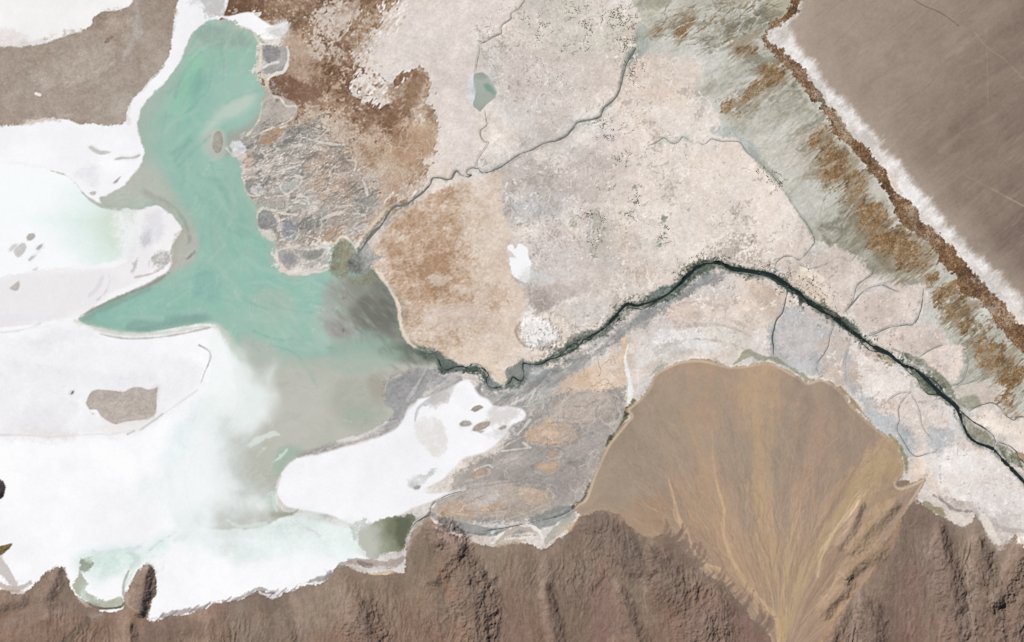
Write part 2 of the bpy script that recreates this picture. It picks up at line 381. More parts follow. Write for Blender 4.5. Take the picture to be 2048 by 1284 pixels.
# ---- streams and pools of grey-blue wet ground
for s, wd, c, op in [('1278,60,10 1276,95,20 1262,115,22 1250,132,14 1243,160,12 1235,188,8 1222,205,12 1205,222,10', 10, (160, 166, 160), .9),
                     ('1285,60,20 1285,90,24 1270,112,18', 10, (172, 178, 170), .8),
                     ('1425,262,10 1450,262,22 1475,272,14 1495,292,18 1512,312,10', 8, (176, 184, 182), .8),
                     ('1500,300 1540,345 1565,376 1580,398 1602,432 1617,452 1630,478', 5, (165, 168, 160), .8),
                     ('1320,290 1330,278,12 1345,286 1368,276,14 1388,288', 5, (190, 192, 186), .7)]:
    win, m, d = line(s, wd, 4, 2, 1, 210); put(win, m, c, op)

# ---- desert plain and its white salt fringe (north-east corner)
U_FRINGE = unit('salt_crust', 'white salt fringe between the dark vegetation line and the brown desert plain')
U_DESERT = unit('desert_plain', 'smooth brown desert plain with faint diagonal wind streaks, top right', mat='sand')
FR_IN = '1604,-90 1597,0 1592,22 1572,44 1545,62 1556,85 1572,100 1590,122 1606,140 1620,155 1640,180 1657,206 1682,240 1712,276 1742,310 1760,328 1792,362 1810,394 1835,425 1858,438 1872,454 1902,482 1942,516 1972,555 2002,590 2030,620 2055,645 2160,740'
win, m, d = poly(FR_IN + ' 2160,-90', 2.5, 3, .9, 221, nz=lambda q: q.n('B', .8, 222, 2.5, 45))
put(win, m, ramp(win.n('B', 1.2, 223) + win.n('D', 1, 224, 4, 45), (-2, (203, 195, 189)), (0, (223, 216, 211)), (2, (239, 236, 234))), 1, U_FRINGE)
win, m, d = poly('1605,-90 1599,0 1594,25 1580,46 1581,66 1593,87 1631,129 1671,185 1711,235 1751,271 1776,303 1802,333 1840,377 1872,421 1910,455 1950,499 1992,541 2038,587 2160,699 2160,-90',
                10, 5, 1.0, 225, R=120, nz=lambda q: q.n('B', .9, 226, 2.5, 45))
X, Y = win.X, win.Y
g = np.clip((X - 1580 + .25 * (Y - 60)) / 480, 0, 1.3)
s1 = win.n('B', 1.2, 227, 7, 40, warp=8, wt=5); s2 = win.n('A', 1.1, 228, 3.2, 40); s3 = win.n('D', 1.2, 229, 6, 33)
s4 = win.n('E', 1.6, 231, 8, 38)
dc = ramp(g + (s1 * .045 + s2 * .06 + s3 * .03 + s4 * .035) * (.35 + g), (-.25, (172, 158, 146)), (.12, (162, 147, 134)), (.55, (152, 137, 124)), (1.0, (136, 120, 108)), (1.5, (116, 100, 91)))
edge = ss(d, 60, 0)
dc = dc + (np.array((178, 163, 150), np.float32) - dc) * (edge * .55)[..., None]
put(win, m, dc + (win.n('B', 1, 230) * 1.8)[..., None], 1, U_DESERT)
for k, (s, wd, c, op) in enumerate([('1822,-5 1845,10 1880,25 1905,42 1917,52', 2.2, (112, 98, 89), .75), ('1950,65 1975,95 2010,120 2048,158 2090,190', 2.2, (166, 148, 136), .5),
                                   ('1973,100 1975,150 1976,212', 1.5, (165, 148, 136), .5), ('1985,378 2010,392 2048,412 2100,436', 3.2, (168, 150, 138), .7), ('1930,350 1985,378', 2, (160, 144, 133), .4)]):
    win, m, d = line(s, wd, 1.2); put(win, m, c, op)
for k, s in enumerate(['1990,300,6 2020,270,12 2060,240,16', '1960,420,4 1990,395,14 2048,350,18', '1870,330,3 1920,295,8 1960,270,3', '1940,180,3 1980,150,8 2048,110,12', '1900,260,4 1950,220,5 1990,190,3', '1985,250,4 2030,215,9 2070,190,9', '2000,480,6 2060,430,14']):
    win, m, d = line(s, 6, 12, 4, 1, 240 + k); put(win, m, (116, 100, 91), .35)
for k, s in enumerate(['1900,120 1950,75 1990,30', '1760,245 1800,205 1830,185', '1860,140 1930,80', '1895,115 1935,85 1960,70', '1880,300 1930,260', '1760,230 1790,210']):
    win, m, d = line(s, 2, 3, 2, 1, 250 + k); put(win, m, (168, 152, 139), .3)

# ---- vegetation ground: the long band and the patches
U_BAND = unit('peat_bank', 'dark brown peat bank following the white salt fringe diagonally')
VEG = []
BAND = '1592,-40,14 1591,5,16 1580,28,16 1552,45,22 1533,62,24 1533,84,24 1556,106,30 1582,130,32 1604,152,34 1626,178,32 1650,212,34 1670,240,34 1692,266,36 1716,292,34 1738,320,36 1755,343,36 1774,372,36 1794,402,40 1816,430,42 1846,458,44 1872,484,46 1900,514,46 1930,546,48 1960,580,50 1990,612,50 2020,645,52 2055,680,54 2120,745,54'
b = P(BAND); b2 = [(x + 1 - .06 * wd, y - 1 + .06 * wd, wd * .74) for x, y, wd in b]
win, m, d = line(b2, 30, 2.5, 5, 1.0, 261)
m = m * np.clip(1.1 + .4 * win.n('B', .9, 260), .65, 1)
cc = ramp(win.n('E', 1.5, 262) * .7 + win.n('B', 1.2, 263) * .6, (-1.6, (76, 57, 43)), (-.3, (102, 78, 58)), (.7, (128, 99, 74)), (1.8, (156, 126, 98)))
put(win, m, cc, .95, U_BAND)
VEG.append(('band', win, m))
PATCHES = [('1350,60 1362,48 1380,36 1390,36 1384,55 1370,72 1356,74', 'orange brown vegetation patch alone in the upper marsh'),
           ('1302,66 1314,56 1326,62 1312,72', 'small brown vegetation tuft left of the orange patch in the upper marsh'),
           ('1470,98 1492,90 1510,98 1506,106 1480,108', 'short orange vegetation streak below the dark speckled marsh thread'),
           ('1440,212 1468,194 1496,175 1526,156 1562,140 1562,160 1534,180 1508,198 1478,212 1450,224', 'long slanting orange vegetation strip in the upper marsh'),
           ('1520,140 1540,128 1548,140 1530,148', 'brown vegetation spot above the slanting orange strip'),
           ('1616,280 1640,262 1656,256 1648,278 1624,296', 'brown vegetation wedge beside the salt fringe band, upper'),
           ('1640,322 1652,296 1672,284 1690,302 1714,336 1734,366 1736,392 1708,402 1694,392 1690,368 1668,362 1650,348', 'broad brown vegetation patch nearest the top of the lower marsh'),
           ('1700,404 1730,398 1762,412 1786,436 1780,458 1750,462 1726,444 1712,424', 'olive brown vegetation patch in the middle of the lower marsh'),
           ('1742,466 1780,458 1812,470 1840,490 1862,504 1862,528 1838,548 1808,540 1784,520 1758,496', 'largest ochre vegetation patch in the lower marsh'),
           ('1846,552 1868,544 1878,560 1862,578 1846,572', 'small bright orange vegetation patch between two larger ones'),
           ('1866,588 1892,576 1916,576 1936,604 1946,620 1938,638 1912,640 1890,618', 'ochre vegetation patch above the lowest marsh patches'),
           ('1914,646 1946,640 1944,660 1930,672 1916,664', 'small orange vegetation patch near the right edge of the marsh'),
           ('1936,684 1962,668 1994,688 2014,714 2044,738 2042,764 2020,778 1988,744 1954,724 1944,700', 'long orange vegetation patch at the lower right edge of the marsh'),
           ('2006,790 2030,798 2034,828 2014,822', 'faint brown vegetation patch above the lower right stream')]
for k, (s, c, bias, op) in enumerate([('1640,310 1720,330 1790,430 1870,500 1950,600 2060,720 2060,800 1990,760 1900,660 1850,590 1760,510 1690,420 1640,370', (140, 112, 82), -.5, .75), ('1640,300 1700,320 1760,400 1860,500 1940,600 2060,730 2060,790 1960,730 1860,600 1720,470 1650,390', (122, 112, 92), -.2, .5),
    ('1440,215 1470,190 1560,135 1600,170 1560,200 1480,225', (140, 116, 86), -.3, .6), ('1290,70 1350,30 1440,0 1560,-10 1560,30 1480,80 1400,110 1340,85', (128, 110, 82), -1.0, .6), ('1470,95 1560,90 1610,180 1560,170 1500,130', (140, 112, 80), -.4, .6)]):
    win, m, d = poly(s, 16, 8, 1, 281 + k, R=45)
    st_ = win.n('B', .9, 284 + k, 3.2, 40) * .7 + win.n('E', 1.3, 285 + k, 3.5, 40, warp=3, wt=2) * .6 + win.n('E', 1.2, 289 + k) * .4
    mm = m * ss(st_ + bias, .0, .9)
    put(win, mm, np.array(c, np.float32) + (win.n('E', 1.2, 287 + k) * 14)[..., None], op)
for k, (s, lab) in enumerate(PATCHES):
    win, m, d = poly(s, 14, 14, .9, 255 + k, R=70, nz=lambda q: q.n('B', .8, 273, 4.0, 40) * .8 + q.n('E', 1.2, 274, 6, 40) * .5)
    put(win, m, (144, 127, 104), .6)
    win, m, d = poly(s, 5, 4 if k in (0, 1, 2, 3, 4, 9) else 7, .9, 270 + k, R=36, nz=lambda q: q.n('B', .8, 271, 2.5, 38) * .7 + q.n('E', 1.2, 272, 3, 40) * .7)
    cc = ramp(win.n('E', 1.5, 290 + k) * .7 + win.n('B', 1.1, 310 + k) * .5, (-1.6, (96, 78, 57)), (-.2, (132, 105, 76)), (.9, (155, 124, 89)), (2, (180, 160, 132)))
    put(win, m * np.clip(.85 + .4 * win.n('E', 1.4, 297, 2.5, 40), .15, 1), cc, .85)
    m = m * ss(win.n('E', 1.6, 299) + .5 * win.n('B', 1, 298), -1.0, .8)
    VEG.append((lab, win, m))

# ---- pale flats right of the dark river, cut by streams
for k, (s, c) in enumerate([('1560,520 1590,516 1620,505 1680,500 1740,545 1735,580 1700,610 1690,625 1640,595 1590,570', (214, 201, 191)),
                            ('1700,620 1740,585 1790,575 1840,580 1845,600 1832,640 1790,650 1755,665', (212, 198, 188)),
                            ('1750,690 1770,668 1820,652 1870,655 1885,690 1860,700 1830,712 1790,706', (212, 197, 187)),
                            ('1842,715 1880,695 1922,692 1925,735 1905,760 1880,758 1860,735', (222, 206, 196)),
                            ('1920,780 1960,768 2000,770 1990,800 1950,805', (210, 196, 184)),
                            ('1940,840 1970,818 2000,828 2060,845 2100,880 2100,960 2048,920 2010,880 1965,855', (226, 214, 202))]):
    area(s, c, 4, 4, .9, 330 + k, .9, tex=grain(6, 1.2, 340 + k), u=U_PLAIN)
area('1590,545 1620,540 1660,580 1650,610 1615,595 1590,570', (230, 216, 200), 6, 7, .8, 350, .8, tex=grain(10, 1, 351))
area('1550,560 1600,540 1650,590 1700,640 1680,640 1600,590', (206, 190, 172), 5, 4, .8, 352, .5)
# ---- pale crust south of the dark river, between river and fan
area('1430,548 1545,566 1610,615 1690,680 1740,700 1800,760 1880,800 1920,870 1990,910 2060,985 2160,1080 2160,1110 2000,1060 1960,1015 1840,985 1815,940 1800,890 1720,800 1640,745 1540,715 1440,705 1330,715 1270,760 1262,690 1310,610 1380,560',
     (216, 204, 196), 6, 5, 1, 353, .9, tex=lambda q: (q.n('A', 1, 354, warp=8) * 8 + q.n('B', 1, 355) * 7)[..., None] + ramp(q.n('A', .7, 356), (-1.5, (-4, 0, 4)), (1.5, (4, -2, -8))), u=U_PLAIN)
for k, (s, c, op) in enumerate([
    ('1700,690 1760,720 1830,765 1825,790 1790,800 1740,800 1715,760', (233, 224, 217), .85),
    ('1800,790 1850,800 1870,830 1860,870 1800,850', (226, 213, 204), .6),
    ('1850,900 1960,900 2048,985 2160,1100 2010,1060 1960,1015 1890,990 1850,950', (226, 220, 216), .85),
    ('1560,610 1680,650 1660,740 1600,735 1545,705', (186, 186, 187), .85),
    ('1580,640 1640,650 1620,700 1570,700', (200, 190, 186), .5),
    ('1640,690 1690,680 1690,760 1650,745', (200, 184, 172), .7),
    ('1610,620 1700,660 1690,690 1650,660', (204, 190, 180), .6),
    ('1690,700 1705,760 1740,800 1770,850 1800,900 1780,870 1730,815 1690,775', (176, 178, 180), .7),
    ('1740,830 1800,840 1830,880 1820,930 1800,900', (182, 186, 188), .8),
    ('1860,870 1890,860 1905,880 1885,905 1865,895', (188, 190, 192), .8),
    ('1500,560 1560,575 1560,640 1530,630 1510,600', (205, 188, 172), .8),
    ('1300,660 1420,655 1490,690 1430,705 1330,712 1275,740 1270,700', (226, 222, 219), .85),
    ('1400,640 1500,670 1480,705 1430,690', (219, 212, 198), .6),
    ('1300,690 1400,700 1350,712', (196, 190, 184), .5),
    ('1270,640 1330,640 1300,690 1262,690', (202, 192, 186), .6),
    ('1380,565 1440,560 1500,580 1440,600 1390,590', (214, 206, 200), .6),
    ('1400,610 1480,600 1540,640 1500,665 1440,650', (219, 204, 190), .7)]):
    area(s, c, 7, 6, 1, 360 + k, op, tex=grain(6, 1.1, 380 + k))
for k, s in enumerate(['1320,640 1400,625 1460,640 1520,665', '1300,625 1380,605 1450,612', '1340,655 1440,650 1500,672', '1330,690 1400,678 1470,690 1500,705']):
    win, m, d = line(s, 3, 2, 2, 1, 400 + k); put(win, m, (188, 176, 168), .5)

# ---- blue-grey mud flats along the south bank of the dark river
U_MUD = unit('mud_flat', 'blue grey mud flat spreading below the dark winding river')
win, m, d = poly('800,735 850,712 880,742 930,752 970,772 1000,785 1050,765 1090,738 1140,715 1200,690 1240,655 1300,615 1370,575 1420,545 1440,560 1400,580 1330,625 1290,650 1262,660 1250,690 1200,715 1150,770 1110,790 1060,830 1010,860 960,850 900,800 850,800 810,830 770,825 768,780', 8, 6, 1, 411)
s1 = win.n('B', 1, 412, 4, 35, warp=5); lo = win.n('A', 1, 413)
cc = ramp(s1 * .6 + lo * .5 + win.n('B', 1, 415) * .2, (-2, (126, 126, 125)), (-.5, (150, 149, 147)), (.6, (170, 166, 162)), (2, (196, 192, 188)))
put(win, m, cc, 1, U_MUD)
area('1110,790 1140,755 1200,720 1240,695 1256,690 1258,760 1250,830 1225,860 1180,860 1130,850 1100,820', (214, 190, 168), 8, 6, 1, 416, .9, u=U_PLAIN, tex=lambda q: (q.n('B', 1, 417, 2, 60) * 7)[..., None])
# ---- grey-brown flats south with orange ovals
U_FLAT = unit('brown_flat', 'grey brown flat with rust orange ovals left of the tan alluvial fan')
win, m, d = poly('905,950 960,930 1010,890 1040,850 1090,800 1120,790 1180,780 1240,780 1255,825 1220,880 1200,920 1170,990 1155,1010 1100,1030 1000,1050 900,1045 862,1030 866,1005 900,985', 6, 6, 1, 421)
s1 = win.n('B', 1, 422, 3, 30, warp=8); lo = win.n('A', .9, 423, warp=8)
cc = ramp(s1 * .6 + lo * .5, (-2, (144, 139, 135)), (-.4, (163, 157, 152)), (.8, (178, 170, 163)), (2, (196, 186, 176)))
put(win, m, cc, 1, U_FLAT)
for k, (s, c, op) in enumerate([
    ('1056,868 1075,848 1105,838 1130,850 1152,864 1146,880 1112,884 1078,892 1060,884', (194, 168, 147), .8),
    ('1086,868 1110,860 1125,870 1105,878', (214, 188, 166), .6),
    ('1090,905 1108,898 1122,906 1110,916 1094,914', (190, 163, 139), .75),
    ('1074,930 1095,922 1118,930 1110,942 1082,944', (194, 165, 138), .8),
    ('945,945 962,936 980,944 965,954 948,954', (188, 160, 138), .7),
    ('1110,800 1160,785 1235,800 1230,830 1180,850 1120,840', (190, 174, 162), .6),
    ('872,1030 900,1000 960,975 1040,968 1100,978 1112,1000 1090,1022 1020,1030 950,1038 900,1044', (180, 166, 154), .85),
    ('880,1022 905,1006 930,1012 950,1030 910,1030', (190, 161, 136), .6),
    ('960,1005 1000,1002 1010,1018 970,1026', (189, 161, 138), .6),
    ('1040,975 1090,985 1080,1005 1040,1000', (195, 171, 151), .6),
    ('925,985 990,978 985,1000 940,1005', (190, 184, 180), .6),
    ('1120,860 1180,850 1190,900 1150,930 1125,900', (178, 170, 164), .5),
    ('1110,940 1170,920 1165,985 1120,990', (160, 150, 147), .6),
    ('1000,940 1060,930 1090,960 1010,965', (160, 152, 147), .5)]):
    area(s, c, 4, 4, .9, 430 + k, op, tex=lambda q: (q.n('B', .9, 431, 2, 25) * 8)[..., None])
for k, (s, wd, c, op) in enumerate([('1050,880 1070,892 1110,890 1150,884 1160,865', 2, (160, 146, 136), .7), ('1050,872 1068,846 1104,834 1140,848', 2, (205, 190, 176), .5), ('1140,845 1170,838 1185,820', 2, (204, 194, 184), .6),
                                   ('1165,820 1180,808 1195,800', 2, (150, 142, 138), .6), ('870,1035,2 866,1012,2 900,985,2 960,968,2 1060,960,2 1115,975,2', 2, (196, 188, 180), .6),
                                   ('862,1032 905,1050 960,1062 1000,1065 1060,1055 1110,1040 1150,1015', 16, (146, 148, 148), .85), ('905,1058 950,1068 1000,1066 1030,1060', 7, (112, 114, 112), .6),
                                   ('1215,800 1235,815 1240,835 1220,850 1205,845', 3, (206, 192, 182), .6), ('1200,785 1230,790 1250,810', 3, (204, 188, 176), .6), ('1256,690,3 1250,720,3 1258,760,7 1260,790,10 1256,815,4', 4, (238, 236, 233), .9)]):
    win, m, d = line(s, wd, 2.5, 1.5, 1, 450 + k); put(win, m, c, op)
def rings(cx, cy, rx, ry, rot, scales, seed):
    for q, sc_ in enumerate(scales):
        pts = []
        for a in np.linspace(0, 6.28, 26):
            kx = 1 + .10 * look('A', np.array([seed * 9. + 60 * math.cos(a)]), np.array([60 * math.sin(a) + 15 * q]), seed)[0]
            x, y = rx * sc_ * kx * math.cos(a), ry * sc_ * kx * math.sin(a); r_ = math.radians(rot)
            pts.append((cx + x * math.cos(r_) - y * math.sin(r_), cy + x * math.sin(r_) + y * math.cos(r_), 1.0 + 1.6 * abs(math.sin(2.3 * a + seed))))
        w1, m1, _ = line(pts, 2, 1.3, .8, .8, seed + q)
        put(w1, m1 * np.clip(.6 + .5 * w1.n('B', .8, seed + 30 + q), 0, 1), (206, 195, 184) if q % 2 else (146, 139, 134), .38)
for k, a in enumerate([(1104, 866, 46, 24, -8, (.6, .8, 1.0, 1.12, 1.3)), (1106, 907, 17, 9, -5, (.7, 1.05, 1.4, 1.7)), (1096, 934, 22, 11, -5, (.7, 1.05, 1.3)), (962, 946, 18, 9, -8, (.7, 1.1, 1.5)), (985, 1004, 122, 36, -9, (.5, .7, .86, .96, 1.04)), (1175, 815, 60, 34, -10, (.5, .75, 1.0, 1.15)), (1218, 828, 24, 22, 0, (.6, .9, 1.2)), (1030, 905, 60, 26, -35, (.6, .9))]):
    rings(*a, 2000 + 11 * k)
# white rills draining the flats
for k, s in enumerate(['900,870,3 960,845,4 1010,815,4 1050,795,4 1075,775,4 1090,760,5 1102,745,4', '1010,800 1030,790 1036,785', '970,815,2 995,800,3 1005,790,3', '1030,808,3 1035,795,3', '1060,800,2 1072,775,3',
                       '925,905,3 990,900,3 1030,880,3', '850,790,8 870,775,6 900,755,5', '868,770,4 895,745,3', '1002,902 1060,895', '1045,885,4 1060,895,3', '1035,870,3 1060,840,3', '950,940 975,930 985,935', '1110,740,3 1130,735,3 1145,725,3', '960,905,3 1000,890,4 1020,876,2']):
    win, m, d = line(s, 3, 1.8, 1.2, 1, 470 + k); put(win, m, (218, 212, 206), .75)

# ---- salt flats
U_SALT_S = unit('salt_flat', 'brilliant white salt flat spreading across the lower left to the foot of the hills', mat='salt')
U_SALT_C = unit('salt_flat', 'white salt tongue ending in a round head below the milky bay', mat='salt')
U_SALT_N = unit('salt_flat', 'white salt flat between the brown mud flat and the pale lagoon', mat='salt')
U_SALT_NW = unit('salt_flat', 'off white salt flat in the top left corner', mat='salt')
U_SALT_W = unit('salt_flat', 'grey white salt flat with small grey pans left of the lake arm', mat='salt')
def salt(win, seed, base=(249, 249, 251), amp=2.0):
    return np.array(base, np.float32) + (win.n('A', 1.2, seed) * amp + win.n('B', 1.1, seed + 1) * amp * .7)[..., None] * np.array((1, 1, .9), np.float32)
# lower left sheet
win, m, d = poly('-150,560 0,560 60,590 100,640 150,650 200,665 260,672 330,668 400,655 440,662 470,700 520,770 545,820 530,870 460,900 420,960 440,1040 560,1030 640,1048 700,1060 715,1100 740,1118 690,1126 640,1168 560,1190 470,1205 400,1225 300,1245 250,1235 150,1215 60,1190 -150,1185', 6, 3, 1.2, 501, 'A')
put(win, m, salt(win, 502), 1, U_SALT_S)
# central tongue
win, m, d = poly('553,990 558,965 570,940 592,922 630,910 680,900 730,885 775,868 800,850 812,815 830,800 860,790 885,780 905,770 935,760 955,790 975,800 990,815 1040,820 1046,835 1020,850 1000,880 975,900 930,910 910,930 885,960 850,980 880,985 930,978 900,990 862,1006 830,1020 790,1036 740,1048 700,1048 655,1030 600,1020 570,1012', 3.5, 2.5, 1, 505, 'A')
put(win, m, salt(win, 506, (246, 246, 248)), 1, U_SALT_C)
area('832,845 860,830 885,845 895,880 890,905 870,912 855,900 835,880', (229, 226, 222), 4, 3, 1, 508, .9)
area('875,775 905,745 915,760 890,800 860,810', (190, 186, 182), 8, 4, 1, 509, .7)
area('990,805 1040,822 1020,840 985,850 975,830', (214, 208, 204), 8, 5, 1, 510, .7)
area('970,870 1010,850 1030,862 1000,880', (216, 212, 210), 6, 4, 1, 511, .7)
area('815,960 840,950 880,938 850,962 826,976', (190, 188, 186), 4, 4, 1, 512, .7)
area('905,790 920,770 935,775 950,800 930,815', (240, 240, 242), 6, 4, 1, 513, .6)
# north-west pieces
win, m, d = poly('-150,-90 300,-90 275,-10 262,2 240,16 205,21 190,30 184,46 164,58 122,74 82,86 46,93 0,96 -150,110', 2.5, 2, .9, 515, 'A')
cc = salt(win, 516, (243, 241, 239)); put(win, m, cc, 1, U_SALT_NW)
area('-20,68 20,62 50,72 48,92 10,98 -20,100', (224, 214, 210), 9, 4, 1, 517, .8)
area('-60,85 10,90 50,85 90,80 60,94 0,100', (206, 202, 198), 4, 3, 1, 518, .5)
win, m, d = poly('-150,250 0,252 40,254 100,248 160,250 215,252 250,252 262,240 260,222 266,206 282,188 302,164 326,140 336,115 342,88 350,55 360,10 358,-60 460,-60 455,10 448,30 472,28 500,22 515,30 530,42 545,50 572,42 578,60 560,75 530,78 515,72 500,60 480,52 460,42 440,36 425,36 405,50 385,70 372,95 362,125 340,150 318,175 295,200 282,225 276,250 282,285 288,300 280,330 262,350 235,378 212,392 195,393 178,380 160,358 130,345 90,334 60,328 30,323 -150,318', 2.5, 1.6, .9, 519, 'A')
put(win, m, salt(win, 520, (246, 245, 247)), 1, U_SALT_N)
area('400,-20 450,-20 448,20 425,30 410,15', (190, 189, 186), 7, 7, .8, 521, .75)
area('375,-20 400,-20 400,10 380,8', (190, 192, 196), 7, 5, .8, 522, .5)
area('545,48 575,42 578,70 560,78 535,70', (200, 198, 194), 5, 4, .8, 523, .7)
area('150,345 185,330 200,350 190,375 165,360', (226, 225, 230), 10, 5, 1, 524, .7)
# west salt with pans
win, m, d = poly('-150,556 0,540 40,530 90,528 150,538 210,535 240,530 262,512 250,470 270,430 290,420 310,416 330,424 350,440 362,455 350,475 335,490 320,520 290,555 260,572 215,588 190,608 160,628 110,635 60,640 -150,665', 4, 2.5, 1, 525, 'A')
put(win, m, salt(win, 526, (240, 238, 239)), 1, U_SALT_W)
area('-100,560 60,545 140,545 212,540 218,570 200,600 150,625 80,640 -100,655', (236, 233, 235), 8, 3, 1, 527, .9)
area('-100,600 0,625 100,635 60,655 -100,665', (232, 230, 233), 8, 3, 1, 528, .7)
for k, (s, wd, c, op) in enumerate([('215,542 220,560 212,582 195,600', 3, (205, 205, 208), .7), ('180,590 195,575 205,555', 5, (216, 215, 218), .6), ('-50,660 30,656 80,650 110,642', 4, (250, 250, 251), .9), ('-50,668,3 20,664,3 60,655,3 80,648,3', 3, (205, 203, 204), .6)]):
    win, m, d = line(s, wd, 2.5, 1, 1, 530 + k); put(win, m, c, op)
area('290,425 318,420 328,445 320,475 300,490 285,500 280,470', (226, 225, 230), 6, 4, 1, 535, .85)
area('282,470 300,455 305,480 290,495 280,490', (196, 196, 200), 5, 3, 1, 536, .7)
area('258,545 265,522 276,512 278,528 268,550', (194, 194, 194), 3, 2, 1, 537, .85)
area('300,515 325,500 338,515 330,535 305,535', (196, 194, 188), 4, 4, .8, 538, .9, tex=grain(10, .9, 539, stretch=3, ang=30))
area('245,500 262,470 262,440 280,425 278,470 270,505 255,520', (228, 228, 233), 6, 3, 1, 540, .6)
# pale lower-left pools: faint grey clouds on the salt
for k, (s, c, op) in enumerate([('10,725 60,722 110,735 200,745 180,755 60,750', (220, 220, 223), .8), ('200,750 290,740 300,765 240,768', (214, 215, 216), .7), ('60,820 120,790 160,810 140,850 40,870 0,860', (229, 226, 225), .8),
                               ('-50,690 100,690 250,700 380,720 400,760 330,840 280,860 200,866 100,875 -50,870', (238, 237, 240), .7), ('40,850 100,860 150,870 60,880', (228, 222, 219), .7), ('100,660 180,670 120,690 60,690', (229, 230, 230), .7), ('200,850 280,840 300,850 220,866', (236, 231, 226), .7)]):
    area(s, c, 16, 6, 1.3, 545 + k, op, tex=grain(2, 1.2, 546))
for k, (s, wd, c, op) in enumerate([('398,690,3 418,702,3 421,712,4 418,725,3 408,748,2 402,765,2', 3, (150, 147, 148), .8), ('-60,870 40,870 100,874', 3, (216, 213, 212), .6), ('100,874 200,868 215,870 280,856 310,838 335,822 360,805 395,780', 2, (222, 220, 222), .7), ('280,860 312,838 325,828', 3, (190, 186, 186), .6), ('255,868 268,862', 3, (180, 176, 175), .6),
                                   ('430,670 428,720 415,790 400,850', 5, (236, 240, 242), .5), ('445,680 435,740 425,790', 3, (222, 226, 228), .5)]):
    win, m, d = line(s, wd, 2, .6, 1, 555 + k); put(win, m, c, op)
# thin pale-cyan brine film over the lower salt
U_BRINE = unit('brine_pool', 'pale cyan brine film spread over the white salt below the milky bay', mat='brine')
for k, (s, c, op) in enumerate([('400,800 440,790 470,850 440,930 430,1000 460,1060 400,1080 360,1060 370,960 350,900 390,860', (226, 234, 235), .8),
                               ('360,820 420,760 450,830 400,900 330,920', (234, 242, 243), .7),
                               ('560,1052 590,1036 640,1048 690,1056 712,1075 715,1100 690,1108 660,1100 600,1092 500,1095 440,1085 470,1060 520,1040', (224, 235, 231), .9),
                               ('380,1060 460,1070 560,1085 640,1095 690,1115 600,1105 480,1100 380,1090', (238, 245, 244), .8),
                               ('160,1122 180,1112 240,1098 290,1092 320,1070 350,1062 330,1090 300,1110 285,1128 270,1140 265,1160 250,1150 250,1140 190,1140', (214, 232, 225), .85)]):
    area(s, c, 26, 12, 1.2, 565 + k, op, kind='A', u=(U_BRINE if k in (2, 4) else None), tex=grain(3, 1, 566, kind='B'))
for k, (s, wd, c, op) in enumerate([('400,800 385,850 370,900 365,960', 5, (222, 228, 230), .5), ('350,1065,3 310,1090,4 280,1125,3 262,1150,2 250,1170,2', 3, (190, 205, 198), .7), ('185,1100 200,1106 240,1100 275,1095 285,1088', 3, (214, 224, 222), .8), ('240,1105 262,1106 272,1118 262,1135', 4, (200, 216, 210), .7),
                                   ('395,1020,10 380,1060,10 350,1080,6', 6, (220, 228, 229), .5), ('600,1052,3 622,1060,5 640,1070,3', 4, (214, 210, 216), .7)]):
    win, m, d = line(s, wd, 4, 3, 1, 575 + k); put(win, m, c, op)

# ---- brown mud flat in the top left
U_MUDNW = unit('mud_flat', 'taupe mud flat between two white salt flats, top left')
win, m, d = poly('-150,105 0,97 46,94 82,87 122,76 166,60 186,48 190,33 206,23 242,18 264,4 280,-60 370,-60 358,0 350,30 345,65 340,92 332,116 322,138 298,164 278,188 264,206 256,224 256,240 242,250 215,250 185,246 158,248 125,238 60,240 40,250 0,252 -150,255', 2.2, 1.8, .8, 581, R=40)
lo = win.n('A', 1.2, 582, 1.4, 20); n2 = win.n('B', 1, 583); s1 = win.n('B', 1.1, 584, 4, 35, warp=8)
cc = ramp(lo * .5 + n2 * .15 + s1 * .25, (-1.6, (153, 137, 123)), (0, (165, 151, 139)), (1.6, (182, 172, 162)))
put(win, m, cc, 1, U_MUDNW)
area('60,110 160,70 240,40 275,50 280,90 220,110 200,160 120,180 70,160', (178, 166, 154), 14, 12, .9, 585, .6, tex=grain(8, 1, 586))
area('195,30 240,22 262,50 230,85 190,75', (160, 144, 130), 8, 8, .8, 587, .7, tex=grain(9, .9, 588))
for k, (s, wd, c, op) in enumerate([('270,0 275,40 268,80 245,120', 8, (178, 172, 166), .6), ('120,232 170,226 210,205 250,185', 2, (186, 174, 163), .6), ('180,165 178,150 200,138 225,128', 3, (190, 178, 165), .6), ('70,130 50,135 80,160 75,170', 4, (184, 176, 167), .5), ('350,20 335,100 300,150 262,190', 6, (176, 166, 156), .4), ('50,243 90,238 120,242', 8, (190, 174, 160), .6)]):
    win, m, d = line(s, wd, 4, 3, .9, 590 + k); put(win, m, c, op)
win, m, d = line('212,84,2 217,78,4 224,73,2', 3, 2, 2, .8, 596); put(win, m, (126, 108, 94), .6)
win, m, d = line('72,187 80,190', 6, 1.5); put(win, m, (234, 224, 216), .95)
area('322,140 305,158 286,184 270,198 264,212 258,228 262,245 258,250 252,248 256,230 258,214 266,200 284,180 302,156', (232, 226, 226), 3, 1.5, .9, 597, .9)
